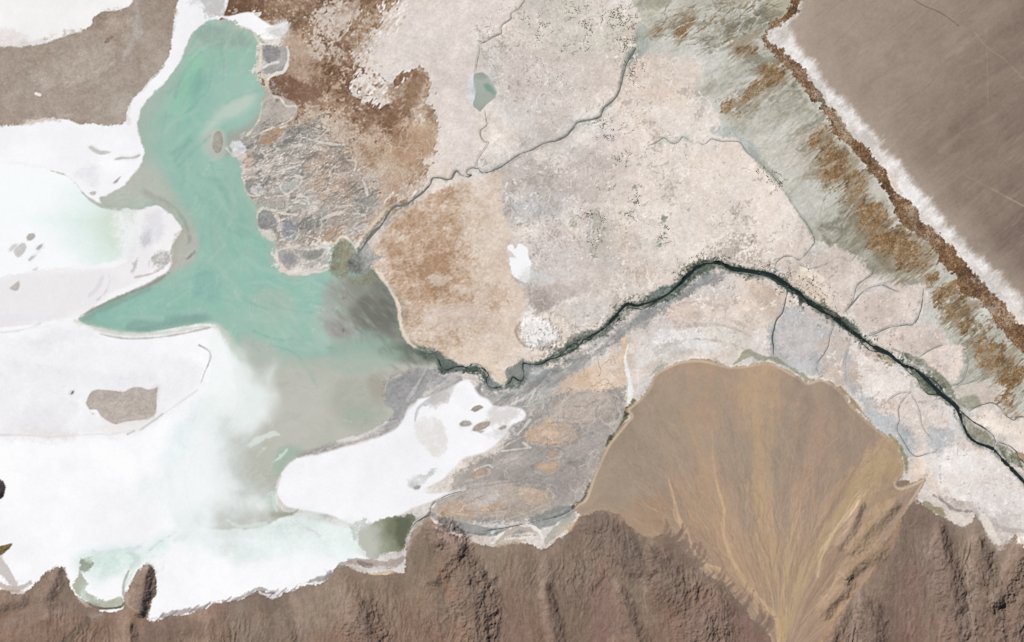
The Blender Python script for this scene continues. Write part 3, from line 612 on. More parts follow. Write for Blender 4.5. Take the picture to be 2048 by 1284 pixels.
# ---- lagoon on the left
U_LAGOON = unit('lagoon', 'pale milky lagoon fading into white salt on the left', mat='water')
win, m, d = poly('-150,322 0,324 30,326 62,332 98,341 130,350 148,364 164,384 180,400 202,412 240,417 272,420 276,445 262,470 248,492 246,512 225,524 180,530 120,534 60,540 -150,550', 3, 2.5, 1, 601)
X, Y = win.X, win.Y
t = np.clip((X - 20) / 190 + win.n('A', 1.4, 602, 1.5, 10) * .1 - np.abs(Y - 440) / 170, 0, 1.2)
cc = ramp(t + win.n('B', 1.1, 603, 2, 20) * .02, (0, (249, 252, 252)), (.25, (241, 248, 247)), (.6, (226, 240, 235)), (.9, (214, 228, 215)), (1.2, (210, 220, 206)))
put(win, m, cc, 1, U_LAGOON)
area('-40,470 60,470 110,520 60,545 -40,545', (249, 250, 251), 25, 8, 1.2, 604, .8)
for k, s in enumerate(['100,341,2 130,350,3 150,365,5 164,384,6 180,399,7 205,412,6 240,417,3']):
    win, m, d = line(s, 3, 2, 1.2, .9, 605); put(win, m, (178, 178, 170), .85)

area('232,440 262,426 285,424 280,470 262,510 240,524 236,490', (238, 240, 239), 14, 6, 1, 606, .9)
# ---- the lake
U_LAKE = unit('lake', 'turquoise lake winding down from the top left', mat='water')
U_BAY = unit('bay', 'milky grey southern bay of the turquoise lake', mat='water')
LAKE = ('424,38 442,42 462,50 482,60 500,66 514,78 519,100 515,128 512,150 522,166 531,186 526,200 521,216 517,236 506,254 488,270 478,288 462,302 470,310 482,322 487,345 488,362 500,388 514,408 513,432 520,458 538,474 550,488 549,512 562,536 582,550 622,548 652,540 668,500 672,482 690,476 704,486 714,500 724,520 742,532 764,556 782,584 800,618 802,650 812,672 836,694 872,706 884,740 862,735 830,738 800,742 774,758 768,800 788,818 800,812 776,840 740,864 690,884 650,898 610,910 582,922 566,940 557,962 552,990 556,1012 580,1024 597,1018 588,1030 560,1038 520,1056 470,1060 400,1050 370,960 400,880 450,850 475,800 468,745 455,712 448,684 442,664 436,652 420,648 390,650 350,658 300,666 250,668 212,660 182,650 158,640 172,628 202,610 240,592 280,576 306,564 328,552 345,535 340,500 352,478 364,458 350,436 330,422 312,416 290,418 272,420 240,416 208,410 200,396 214,392 236,380 262,352 280,332 288,304 280,282 275,252 280,226 294,200 318,174 340,150 360,126 372,96 386,70 406,50')
win, m, d = poly(LAKE, 2.5, 2.0, .9, 611, R=60)
ee = win.n('B', .9, 607) * 4 + win.n('E', 1.4, 608, 1.6, 25) * 4
m = ss(d + np.where(win.Y < 545, ss(win.X - .12 * win.Y, 420, 470), 0) * ee + win.n('B', .9, 611) * 1.6, -2.5, 2.5)
X, Y = win.X, win.Y
n1 = win.n('A', 1.3, 612, warp=12, wt=4); n2 = win.n('A', .9, 613, warp=14, wt=3); n3 = win.n('B', 1.2, 614)
body = (155, 192, 179)
cc = ramp(n1 * .5 + n2 * .45 + n3 * .12, (-2, (140, 181, 170)), (-.5, (150, 190, 177)), (.6, (160, 195, 181)), (2, (172, 199, 185)))
def water_tint(pts, c, op, f=30, wv=10, seed=1, tex=None):  # blends a soft-edged patch of the water's own colour into the lake
    global cc
    q = np.array(P(pts)) if isinstance(pts, str) else pts
    w2, m2, d2 = poly(pts, f, wv, 1.4, seed, 'A', tex)
    j0 = max(w2.j0, win.j0); j1 = min(w2.j1, win.j1); i0 = max(w2.i0, win.i0); i1 = min(w2.i1, win.i1)
    a = m2[j0 - w2.j0:j1 - w2.j0, i0 - w2.i0:i1 - w2.i0][..., None] * op
    v = cc[j0 - win.j0:j1 - win.j0, i0 - win.i0:i1 - win.i0]
    v += (np.array(c, np.float32) - v) * a
cc = ramp(n1 * .45 + n2 * .4 + n3 * .2, (-2, (136, 178, 166)), (-.5, (147, 188, 174)), (.6, (157, 193, 178)), (2, (170, 198, 183)))
shore = ss(d + win.n('B', 1, 615, 2.5, -40) * 7, 46, 2) * ss(X - .25 * Y, 400, 330)
cc = cc + (np.array((180, 184, 174), np.float32) + (win.n('E', 1.5, 616) * 3)[..., None] - cc) * (shore * .85 * (Y < 540))[..., None]
shore = ss(d + win.n('B', 1, 617) * 4, 20, 0)
cc = cc + (np.array((172, 180, 168), np.float32) - cc) * (shore * .6 * (Y < 700))[..., None]
water_tint('300,190 345,140 375,90 395,60 410,90 380,150 340,200 310,250 290,300 285,250', (166, 188, 176), .7, 14, 6, 620)
water_tint('375,110 420,88 480,95 515,110 505,150 470,130 420,140 380,160', (152, 190, 172), .8, 12, 9, 621)
water_tint('355,200 385,150 400,180 380,240 385,300 420,360 470,400 490,440 460,470 420,420 380,360 350,300 340,250', (140, 182, 167), .75, 22, 10, 619)
water_tint('395,60 440,48 510,78 515,100 470,100 420,90', (152, 172, 160), .85, 8, 6, 622)
water_tint('350,170 380,120 400,110 400,150 370,190 350,210', (148, 198, 172), .8, 10, 8, 623)
water_tint('440,150 510,150 525,190 500,240 450,240 410,200', (163, 194, 181), .7, 20, 8, 624)
water_tint('398,262 430,220 470,200 508,192 486,222 450,246 428,268 420,300 432,320 410,312 398,292', (190, 204, 192), .95, 12, 6, 625)
water_tint('438,290 470,258 500,238 524,215 522,240 508,262 475,300 455,312', (163, 168, 158), .92, 9, 6, 626)
water_tint('376,155 400,138 412,165 396,190 376,196', (128, 170, 160), .6, 12, 7, 616)
water_tint('352,215 372,130 392,108 398,125 378,190 366,240', (150, 200, 173), .6, 9, 6, 617)
water_tint('330,190 350,180 345,260 335,320 322,300 320,240', (164, 198, 182), .6, 12, 6, 618)
water_tint('415,265 445,262 452,300 440,318 420,310 412,290', (184, 190, 180), .85, 7, 4, 627)
water_tint('300,300 330,260 370,270 400,320 430,380 470,420 460,540 420,500 390,440 360,400 330,380 300,340', (158, 192, 179), .6, 30, 10, 628)
water_tint('230,340 275,330 300,330 340,380 365,430 340,425 310,405 280,415 240,410 215,400', (188, 190, 180), .85, 16, 6, 629)
water_tint('320,360 350,390 380,440 395,470 380,500 360,520 350,500 365,470 350,420', (176, 184, 172), .7, 10, 5, 630)
water_tint('345,480 380,460 395,480 385,510 360,525 345,530', (184, 184, 176), .85, 7, 4, 631)
water_tint('375,470 385,470 385,485 375,490', (158, 158, 152), .8, 4, 3, 632)
water_tint('200,610 320,570 400,540 430,580 420,630 330,655 250,662 190,645', (150, 190, 177), .7, 20, 6, 633)
water_tint('260,650 330,635 400,625 420,640 340,662 280,664', (134, 168, 158), .7, 6, 6, 634)
water_tint('150,640 200,655 260,668 330,665 420,645 430,655 330,672 250,674 190,664', (206, 210, 198), .8, 6, 3, 635)
water_tint('410,440 440,450 445,510 415,520', (166, 188, 175), .5, 14, 6, 636)
water_tint('380,540 480,520 530,560 500,620 420,640', (151, 191, 178), .5, 30, 10, 637)
water_tint('400,540 430,560 420,590 395,580', (136, 176, 166), .5, 10, 7, 638)
water_tint('520,590 570,585 590,620 560,640 520,640', (172, 190, 178), .75, 14, 7, 639)
water_tint('440,640 520,620 640,640 700,690 640,715 560,720 500,690', (165, 194, 180), .7, 20, 8, 640)
water_tint('600,540 680,555 690,600 640,640 600,600', (156, 194, 181), .6, 12, 7, 641)
water_tint('630,620 660,590 690,580 700,620 690,660 660,690 630,660', (172, 192, 180), .6, 10, 7, 642)
water_tint('660,560 700,570 720,620 715,680 690,680 640,640 650,610', (176, 178, 170), .8, 12, 7, 643)
water_tint('650,650 690,640 700,665 670,680', (168, 162, 158), .8, 8, 4, 644)
water_tint('690,560 740,540 780,590 806,650 870,712 800,715 750,680 715,640', (134, 134, 125), .8, 26, 12, 645)
water_tint('740,620 800,640 830,700 790,700 750,670', (112, 112, 104), .7, 18, 9, 646)
water_tint('745,545 775,580 800,625 790,640 760,600', (128, 128, 118), .7, 8, 4, 647)
water_tint('660,690 760,680 860,712 780,725 680,722', (156, 178, 164), .8, 10, 5, 648)
water_tint('780,700 840,705 880,715 860,722 800,720', (104, 116, 102), .8, 7, 4, 649)
water_tint('480,735 560,722 660,724 760,722 900,722 900,760 800,790 830,830 720,910 620,930 590,960 580,1050 420,1070 400,960 450,860 480,780', (188, 188, 178), .98, 18, 9, 650)
water_tint('480,670 540,700 550,740 520,760 490,720', (186, 188, 180), .8, 12, 6, 651)
water_tint('560,790 640,770 650,850 590,900 540,890', (196, 195, 187), .6, 25, 6, 652)
water_tint('700,760 770,740 790,810 740,860 690,840 670,800', (172, 172, 160), .6, 20, 8, 653)
water_tint('700,800 780,820 740,850 690,850', (164, 176, 162), .6, 12, 7, 654)
water_tint('560,900 600,895 610,908 575,925 555,950', (160, 182, 166), .8, 9, 6, 655)
water_tint('440,1000 480,960 520,930 550,960 545,1030 500,1050 450,1030', (180, 182, 170), .8, 16, 8, 656)
water_tint('520,990 550,985 556,1020 530,1030 510,1010', (180, 196, 180), .8, 7, 7, 657)
water_tint('540,1022 560,1022 596,1018 580,1034 540,1038', (160, 160, 144), .85, 5, 3, 658)
water_tint('600,905 680,880 740,860 780,836 785,850 700,890 610,912', (168, 164, 154), .7, 6, 4, 659)
# stringy swirls in the water
sw1 = win.n('D', 1.3, 660, 3, 55, warp=16, wt=3); v = 1 - np.abs(sw1) * 3
cc += (ss(v, .3, 1.0) * 7 * ss(n1, -.6, .8))[..., None] * np.array((1.1, .9, .9), np.float32)
sw2 = win.n('D', 1.3, 661, 3, 5, warp=18, wt=3); v = 1 - np.abs(sw2) * 3
cc -= (ss(v, .4, 1.0) * 7 * ss(n2, -.4, .9))[..., None] * np.array((1.2, .7, .8), np.float32)
cc += (n3 * 1.2)[..., None]
put(win, m, cc, 1, U_LAKE)
win2, m2, d2 = poly('500,725 620,722 760,726 880,722 884,745 780,760 770,830 700,890 600,920 560,960 545,1040 430,1050 430,960 500,870 545,840 540,780', 2, 6, 1.2, 662, 'A')
r = rid[win2.sl]; r[(m2 > .5) & (r == U_LAKE)] = U_BAY
sw_ = np.random.default_rng(12)
def swirl(n, pts, dirn, cols, op, wd, ln):
    wr, mr, _ = poly(pts, 10, 0)
    j, i = np.nonzero(mr > .6)
    for q in range(n):
        a = sw_.integers(len(j)); x, y = wr.X[j[a], i[a]], wr.Y[j[a], i[a]]
        th = math.radians(dirn + sw_.normal(0, 16)); cv_ = sw_.normal(0, .05); pp = []
        for st_ in range(int(ln * sw_.uniform(.4, 1) / 8)):
            pp.append((x, y, wd * sw_.uniform(.3, 1.0))); th += cv_ + sw_.normal(0, .07); x += 8 * math.cos(th); y -= 8 * math.sin(th)
        if len(pp) < 4: continue
        w1, m1, d1 = line(pp, wd, wd * .9, wd * .25, .9, int(sw_.integers(999)))
        r_ = rid[w1.sl]; put(w1, m1 * ((r_ == U_LAKE) | (r_ == U_BAY)), cols[sw_.integers(len(cols))], op * sw_.uniform(.4, 1))
TQ = [(176, 203, 189), (132, 174, 162), (150, 200, 176), (168, 190, 178)]
swirl(60, '300,220 360,120 400,70 500,90 510,160 480,200 400,230 390,320 330,330 300,290', 62, TQ, .51, 5, 130)
swirl(44, '320,300 400,320 480,340 500,440 500,520 440,520 390,440 340,370', -62, TQ, .44, 6, 120)
swirl(34, '190,640 260,595 340,560 430,540 430,620 330,650 250,660', 14, TQ, .44, 5, 110)
swirl(56, '440,540 560,545 650,560 700,600 690,680 600,710 500,690 440,640', -28, TQ + [(184, 196, 184)], .54, 5, 100)
swirl(44, '690,570 740,545 800,630 850,705 780,715 720,680', -48, [(96, 98, 90), (158, 156, 146), (122, 126, 112), (170, 176, 164)], .38, 4, 70)
swirl(40, '560,720 700,720 860,722 770,760 760,830 640,890 560,930 550,800', 8, [(200, 200, 192), (174, 176, 166), (180, 190, 178)], .3, 7, 110)
# milky white plume over the west side of the bay
win, m, d = poly('430,664 452,668 470,692 490,722 508,742 530,768 534,742 552,726 545,760 540,780 555,790 540,800 538,830 520,850 480,872 440,890 420,960 390,1000 380,900 410,800 425,720', 16, 7, 1.2, 663, 'A')
put(win, m, ramp(win.n('A', 1.1, 664, warp=10), (-2, (226, 235, 233)), (0, (241, 246, 244)), (2, (247, 249, 249))), .97)
for k, (s, op) in enumerate([('480,700 520,760 545,790 540,850 490,880 460,860 500,800 490,750', .55), ('520,770 552,728 545,770 560,790 540,810', .5), ('470,690 500,740 480,760 460,720', .6)]):
    win, m, d = poly(s, 16, 8, 1, 668 + k, 'A'); put(win, m, (232, 238, 234), op)
win, m, d = poly('400,860 460,860 500,900 490,960 520,1010 470,1060 400,1080 350,1000 370,900', 46, 26, 1.0, 665, 'A')
put(win, m, ramp(win.n('A', 1, 666, warp=14) + win.n('B', 1, 667) * .3, (-1.8, (206, 212, 208)), (-.3, (228, 234, 233)), (1, (240, 245, 245))), .88)
win, m, d = poly('375,850 425,850 440,900 432,1000 446,1050 400,1072 350,1000', 26, 12, 1.1, 669, 'A')
put(win, m, ramp(win.n('A', 1, 666, warp=14), (-1.8, (224, 231, 230)), (0, (237, 242, 242)), (1.5, (245, 248, 248))), .92)
for k, (s, wd, c, op) in enumerate([('500,890,3 525,875,9 548,868,10 556,868,6', 5, (216, 224, 216), .9), ('515,912,3 525,900,5 540,890,4', 4, (208, 218, 210), .8), ('545,925,5 560,915,8 574,900,5', 5, (208, 222, 212), .9), ('536,990,2 545,985,5 548,1010,6 552,1020,3', 4, (206, 224, 214), .8), ('690,840 702,844', 5, (206, 212, 206), .8),
                                   ('630,612,4 645,616,3 655,630,4 680,610,3', 4, (186, 206, 196), .7), ('625,660,3 640,650,5 650,640,3', 4, (192, 208, 198), .8), ('670,585,3 662,580,3', 4, (196, 212, 204), .8), ('455,1040,3 480,1052,10 530,1048,8', 8, (218, 228, 222), .7), ('640,625,2 650,632,2 668,625,2 672,612,2', 2, (190, 208, 200), .7),
                                   ('680,882,4 705,878,7 735,868,5 755,858,3', 5, (224, 220, 216), .85), ('725,865,2 745,855,2 760,848,2', 2, (222, 218, 214), .8), ('720,870,2 760,862,4 790,845,2 800,835,2', 3, (206, 204, 202), .8)]):
    win, m, d = line(s, wd, 2.5, 2, .9, 670 + k); put(win, m, c, op)
# grey mud shelf between the bay and the central salt tongue
area('600,914 680,896 740,880 790,858 812,820 830,800 812,800 796,820 770,848 720,876 660,890 610,905', (164, 161, 160), 5, 2, .9, 684, .8, u=U_MUD, kind='A', tex=grain(6, 1, 685, stretch=3, ang=25))
area('768,770 790,758 830,742 862,738 880,745 900,760 880,775 850,790 820,805 800,830 785,820 770,805', (152, 152, 153), 5, 4, .9, 686, .9, u=U_MUD, tex=grain(6, 1, 687, stretch=3, ang=40))
for k, s in enumerate(['860,722,3 840,760,3 815,800,4', '835,730,3 850,735,3', '905,750,4 880,775,5 870,790,4 838,815,6 830,840,5', '850,810 880,790', '768,790 775,765 800,750']):
    win, m, d = line(s, 3, 1.8, 1, 1, 690 + k); put(win, m, (190, 188, 188), .7)

for k, (s, wd, c, op, f) in enumerate([
    ('150,641,3 185,655,8 225,664,10 280,668,10 340,664,9 400,654,8 440,655,6', 8, (208, 211, 199), .85, 5), ('200,668,2 250,677,3 310,675,3 360,668,3 420,655,2', 2, (176, 170, 164), .7, 2), ('240,662 300,655 350,645 410,632', 7, (128, 160, 152), .45, 6),
    ('160,632,2 200,612,4 240,594,5 280,577,6 306,565,7 330,550,6 345,532,4', 5, (150, 145, 134), .8, 3), ('165,640 205,618 250,598 300,578', 6, (126, 152, 142), .45, 5), ('345,534,6 352,510,9 350,490,8 362,470,7 372,455,4', 8, (182, 175, 162), .8, 5), ('320,398,3 342,408,4 360,428,4 372,450,4 378,470,3', 3, (148, 158, 146), .6, 4),
    ('288,384 310,395 330,402 345,415', 8, (166, 164, 152), .6, 6), ('438,656 452,668 466,690 482,716', 12, (204, 206, 196), .6, 8), ('270,555 300,548 325,535 335,515', 4, (176, 168, 156), .7, 3), ('350,470 366,462 378,476 372,490', 4, (160, 158, 148), .5, 4)]):
    win, m, d = line(s, wd, f, f * .4, .9, 1600 + k); put(win, m, c, op)
# muddy plume of the dark river and eddies around it
for k, (s, c, op, f, wv) in enumerate([('690,566 735,548 770,580 800,640 860,708 790,706 740,672 705,630', (140, 138, 130), .5, 34, 14), ('720,600 770,610 810,680 780,694 738,660', (112, 112, 104), .6, 20, 12), ('746,552 775,584 800,628 792,636 768,600', (104, 106, 98), .5, 8, 6),
    ('800,690 845,704 880,712 850,722 790,716 760,704', (96, 104, 92), .6, 9, 4), ('680,700 760,690 800,712 740,730 680,722', (158, 178, 164), .6, 14, 6), ('560,720 700,712 780,726 640,738', (174, 186, 174), .6, 14, 8), ('480,690 540,690 600,715 540,735 500,725', (180, 188, 178), .55, 18, 9), ('740,760 770,745 800,742 780,760 768,800 750,810', (168, 162, 150), .6, 10, 6)]):
    win, m, d = poly(s, f, wv, 1.0, 1620 + k, 'A'); put(win, m * np.clip(1 + .35 * win.n('E', 1.6, 1621, 3, -40), .3, 1.3), c, op)

# shore lines: cream rim where the peat and silt plains meet the water
for k, (s, wd, c, op) in enumerate([
    ('508,66 516,80 522,95 521,120 518,140 520,152 530,158 536,176 541,192 525,205 522,222 518,240 505,258 495,270', 4, (226, 212, 194), .85),
    ('541,192 560,196 572,212 590,212 592,222 580,240 560,250 530,262 505,275', 3.5, (224, 216, 206), .85),
    ('520,88 545,88 560,80 575,92 576,120 568,142 550,148 535,158', 5, (234, 231, 226), .85),
    ('528,134 545,126 556,124', 4, (226, 224, 220), .8),
    ('520,75 540,60 560,52 575,45', 4, (240, 238, 235), .6),
    ('493,300 510,295 520,300 530,315 525,325', 3, (218, 208, 200), .7),
    ('452,296 465,310 478,310 486,300', 6, (226, 226, 230), .8),
    ('745,534 762,553 780,580 797,612 800,640 804,658 815,680 836,697 870,706', 5, (232, 216, 198), .9),
    ('650,486 672,486 678,476 690,473 700,482 708,495 715,488 722,478', 4, (232, 224, 214), .8),
    ('552,500 550,515 560,532 578,548 605,546 628,540 655,538', 4, (204, 200, 192), .85),
    ('575,490 600,498 622,496 650,490', 3, (208, 204, 198), .7),
    ('742,532 752,515 758,500', 3, (226, 214, 200), .6),
    ('722,478 745,450 765,428 785,410 800,408', 3, (224, 208, 190), .6),
    ('735,500 760,470 790,440', 3, (216, 198, 180), .6)]):
    win, m, d = line(s, wd, 2, 1.2, .8, 700 + k); put(win, m, c, op)
# the upper river's little delta
U_DELTA = unit('delta', 'olive and blue grey river delta poking into the lake from the tan plain')
area('664,500 674,484 690,478 704,488 714,504 704,520 700,540 690,556 676,554 664,540', (146, 144, 124), 4, 2, .9, 715, .92, u=U_DELTA, tex=grain(7, .9, 716, stretch=4, ang=80))
area('695,555 720,560 740,545 745,535 752,560 720,570 700,565', (140, 138, 120), 6, 3, .9, 717, .85, u=U_DELTA)
area('700,515 716,500 726,484 736,480 756,508 768,512 750,530 732,545 715,552 700,545 694,530', (150, 150, 147), 3, 3, .8, 718, .95, u=U_DELTA, tex=grain(12, .8, 719))
area('555,505 570,500 592,520 580,538 566,528', (158, 156, 155), 4, 2, .9, 720, .8)
area('565,500 610,500 650,495 655,530 620,540 590,530', (182, 178, 172), 5, 4, .9, 721, .7, tex=grain(8, .9, 722))
area('612,510 640,500 652,505 640,520 618,520', (148, 146, 138), 4, 3, .9, 723, .8)
area('518,425 530,420 550,440 548,458 520,456', (146, 146, 144), 3, 2, .9, 724, .85)
area('520,460 545,458 552,478 535,474', (216, 210, 200), 3, 2, .9, 725, .85)
area('560,450 585,440 590,460 582,480 568,470', (164, 163, 165), 4, 4, .8, 726, .8, tex=grain(12, .8, 727))
area('490,360 505,358 512,380 498,388', (150, 150, 146), 3, 2, .9, 728, .85)
area('500,380 520,366 526,384 508,390', (218, 216, 216), 3, 2, .9, 729, .85)
area('545,375 590,355 600,365 570,385 550,388', (178, 180, 174), 4, 3, .9, 730, .8)
area('512,405 560,400 615,402 612,415 560,425 530,415', (170, 170, 160), 5, 3, .9, 731, .8)
for k, s in enumerate(['575,390 560,375 580,350 600,345', '598,390 612,395 618,405 612,420', '520,325 540,345 600,330', '545,420 590,430 640,425', '690,320 712,322 710,340', '725,360 730,370 735,390', '560,480 600,470 640,480']):
    win, m, d = line(s, 2.5, 1.5, 1.5, .8, 735 + k); put(win, m, (222, 216, 208), .75)

for k, s in enumerate(['516,424 532,416 556,438 552,476 536,476 518,458 514,436 516,424', '554,502 575,496 612,500 655,495 658,535 620,545 580,548 562,535 553,515 554,502', '488,360 506,354 528,366 528,386 508,392 492,384 488,360', '545,372 590,352 604,362 575,388 550,390 545,372', '560,440 590,436 596,470 575,485 562,470 560,440',
                       '575,490 590,505 612,525 625,540', '612,525 640,515 655,500', '560,430 600,400 618,405', '520,330 530,345 525,360', '495,300 520,300 535,320 530,335', '520,70 545,62 572,60 580,48', '528,150 550,150 572,140 580,118 574,96', '560,255 600,250 640,262 655,280', '600,270 640,285 690,290', '545,285 560,300 600,290 650,300', '505,318 530,330 560,322 590,310', '530,395 570,398 610,408', '640,440 680,425 730,430']):
    win, m, d = line(s, 2.6, 1.4, 1.4, .8, 1650 + k); put(win, m * np.clip(.9 + .4 * win.n('E', 1.2, 1651), .2, 1), (220, 212, 202), .75)
for k, (s, c) in enumerate([('532,425 548,440 545,455 528,448', (146, 146, 145)), ('520,428 530,424 534,440 522,446', (140, 141, 141)), ('570,505 590,515 582,530 566,522', (152, 152, 152)), ('612,505 640,502 634,516 614,516', (148, 147, 141)), ('566,450 584,446 588,462 574,474', (150, 150, 156)), ('528,92 552,92 560,110 540,125 528,115', (146, 145, 143)), ('530,175 548,198 540,220 528,225', (182, 176, 168)), ('460,292 478,284 490,296 478,308', (224, 225, 230))]):
    win, m, d = poly(s, 2.5, 2.5, .8, 1670 + k); put(win, m, np.array(c, np.float32) + (win.n('E', 1.2, 1671) * 6)[..., None], .8)
# ---- islands and pans: each its own unit
ISL = [('428,268 440,262 446,280 443,300 432,306 424,292', (164, 160, 150), 'island', 'small pale rimmed island inside the turquoise lake'),
       ('178,294 184,292 198,300 216,302 222,304 212,309 196,308 184,302', (202, 202, 199), 'salt_pan', 'long faint grey pan on the upper white salt flat'),
       ('228,320 240,314 262,314 280,308 276,316 250,318', (200, 198, 195), 'salt_pan', 'thin grey pan at the tip of the upper white salt flat'),
       ('226,366 234,358 241,353 236,362 229,368', (176, 174, 168), 'salt_pan', 'narrow slanted grey pan beside the green channel'),
       ('178,386 186,382 194,384 190,390 182,390', (190, 188, 184), 'salt_pan', 'tiny grey pan at the point of the upper salt flat'),
       ('53,476 58,468 68,467 70,473 62,480 55,481', (188, 187, 184), 'salt_pan', 'round grey pan, topmost of the cluster in the lagoon'),
       ('72,498 78,490 86,488 84,494 76,501', (188, 187, 183), 'salt_pan', 'oval grey pan, rightmost of the cluster in the lagoon'),
       ('28,502 36,492 48,486 52,494 46,506 36,514 30,508', (206, 205, 202), 'salt_pan', 'wide pale grey pan in the lagoon cluster'),
       ('18,498 26,490 34,488 28,498 20,502', (214, 213, 212), 'salt_pan', 'faint grey pan, leftmost of the lagoon cluster'),
       ('56,520 64,512 71,510 66,517 58,522', (204, 203, 201), 'salt_pan', 'slim grey pan, lowest of the lagoon cluster'),
       ('64,540 72,535 76,536 70,542', (216, 213, 213), 'salt_pan', 'faint speck of a pan below the lagoon cluster'),
       ('19,576 28,568 38,562 40,568 36,580 26,581', (190, 185, 178), 'salt_pan', 'grey triangular pan alone on the left salt flat'),
       ('371,518 380,508 390,500 392,505 382,514 374,519', (150, 152, 146), 'island', 'dark narrow islet off the white salt cape'),
       ('172,806 176,794 186,782 202,780 222,782 246,784 262,776 280,774 296,779 308,776 316,774 314,790 313,812 310,826 300,834 285,838 266,842 248,844 232,848 216,842 202,832 192,819 178,818 174,812', (186, 176, 168), 'island', 'large taupe island on the white salt in the lower left'),
       ('141,787 144,782 148,781 147,786 143,790', (140, 135, 128), 'island', 'dark dot of an islet left of the large taupe island'),
       ('182,826 188,827 186,829', (196, 188, 180), 'island', 'faint speck below the left end of the large taupe island'),
       ('942,820 950,812 962,811 966,814 958,820 948,824', (172, 162, 152), 'island', 'brown lens shaped islet, topmost on the central salt flat'),
       ('918,848 926,841 940,843 944,848 934,852 922,853', (170, 164, 158), 'island', 'small double grey islet, left of four on the central salt flat'),
       ('945,860 952,850 964,845 979,843 976,852 966,858 954,862', (176, 164, 152), 'island', 'largest brown islet on the central salt flat'),
       ('955,863 962,861 968,862 962,865', (180, 174, 170), 'island', 'tiny grey islet just under the largest brown one'),
       ('996,858 1004,851 1014,850 1012,856 1002,860', (184, 176, 170), 'island', 'grey islet, rightmost on the central salt flat'),
       ('827,975 834,971 841,972 838,977 830,978', (168, 166, 164), 'island', 'tiny dark islet at the lower edge of the central salt flat'),
       ('683,660 687,655 690,660 686,666', (130, 128, 120), 'island', 'dark speck of an islet in the muddy right part of the lake'),
       ('684,592 690,588 694,594 688,600', (150, 148, 138), 'island', 'small grey islet below the river delta')]
for k, (s, c, nm, lab) in enumerate(ISL):
    sp = nm == 'island'
    u = unit(nm, lab, 'island' if sp else 'salt pan', 'thing', 'islands in the lake and on the salt' if sp else 'grey pans in the white salt', 'soil' if sp else 'brine')
    big = k == 13
    win, m, d = poly(s, 1.8, .5, .8, 750 + k, R=12)
    wh, mh, dh = poly(s, 5, 2.0, .9, 740 + k, R=14); put(wh, mh, np.array(c, np.float32) * .45 + np.array((228, 226, 222), np.float32) * .55, .45)
    cc = np.array(c, np.float32) + (win.n('B', 1.0, 760 + k, 2, 30) * 4 + win.n('E', 1.3, 761 + k) * 3)[..., None]
    put(win, m, cc, 1, u, .4)
    if sp: lift(win, m, .3)
win, m, d = line('200,806 225,802 238,796 246,785', 2.5, 2); put(win, m, (204, 196, 188), .6)
area('270,838 300,828 312,822 308,834 285,842', (196, 188, 174), 3, 2, .9, 775, .8)
area('180,786 200,781 240,785 236,796 200,804 178,802', (176, 166, 158), 4, 2, .9, 776, .6)
# white pool and chalky mound in the plain
U_WP = unit('salt_pool', 'bright white salt pool in the middle of the pale plain', 'salt pool', 'thing', mat='salt')
win, m, d = poly('1015,492 1022,487 1028,490 1030,497 1036,486 1048,490 1055,496 1057,510 1062,526 1058,540 1058,556 1050,566 1043,562 1034,556 1024,546 1021,530 1019,516 1030,516 1034,517 1024,506 1015,500', 1.4, 1.0, .7, 777)
put(win, m, (246, 246, 248), 1, U_WP)
area('1055,540 1080,545 1110,555 1100,562 1060,562 1048,575 1042,568', (212, 212, 208), 4, 4, .8, 778, .8)
U_WM = unit('chalk_mound', 'mottled white mound with a dark left edge above the dark river', 'mound', 'thing')
win, m, d = poly('1036,650 1046,640 1070,636 1090,640 1110,655 1120,680 1095,696 1060,694 1042,684 1034,668', 6, 5, .8, 779)
put(win, m, ramp(win.n('C', 1.6, 780) * .6 + win.n('B', 1, 781), (-1.5, (178, 168, 160)), (0, (206, 198, 193)), (1.2, (240, 238, 237))), .9, U_WM)
lift(win, m, 3)
area('1045,636 1075,632 1080,650 1062,665 1044,655', (238, 236, 234), 4, 5, .7, 782, .7)
win, m, d = line('1040,645,5 1032,662,8 1038,680,7 1050,692,5', 6, 3, 1, 1, 783); put(win, m, (150, 136, 124), .7)
# pond
U_POND = unit('pond', 'small grey green pond fed by a thin stream on the pale plain', 'pond', 'thing', mat='water')
area('936,160 946,148 952,170 952,200 946,212 938,200', (214, 215, 218), 3, 1.5, .9, 784, .9)
win, m, d = poly('947,152 956,145 968,146 977,153 984,164 992,178 994,188 988,198 978,206 970,213 961,224 953,219 945,209 949,195 947,175', 1.5, .6, .9, 785)
put(win, m, ramp(win.n('A', 1, 786), (-2, (158, 166, 156)), (2, (180, 186, 176))), 1, U_POND)
area('968,166 980,168 993,186 988,190 978,186 968,176', (132, 158, 146), 4, 1.5, 1, 787, .9)
area('950,148 964,146 974,154 966,158 952,156', (150, 158, 150), 3, 1, 1, 788, .7)
win, m, d = line('946,160 949,178 945,205', 2, 1.5, 1, .8, 789); put(win, m, (206, 208, 212), .7)
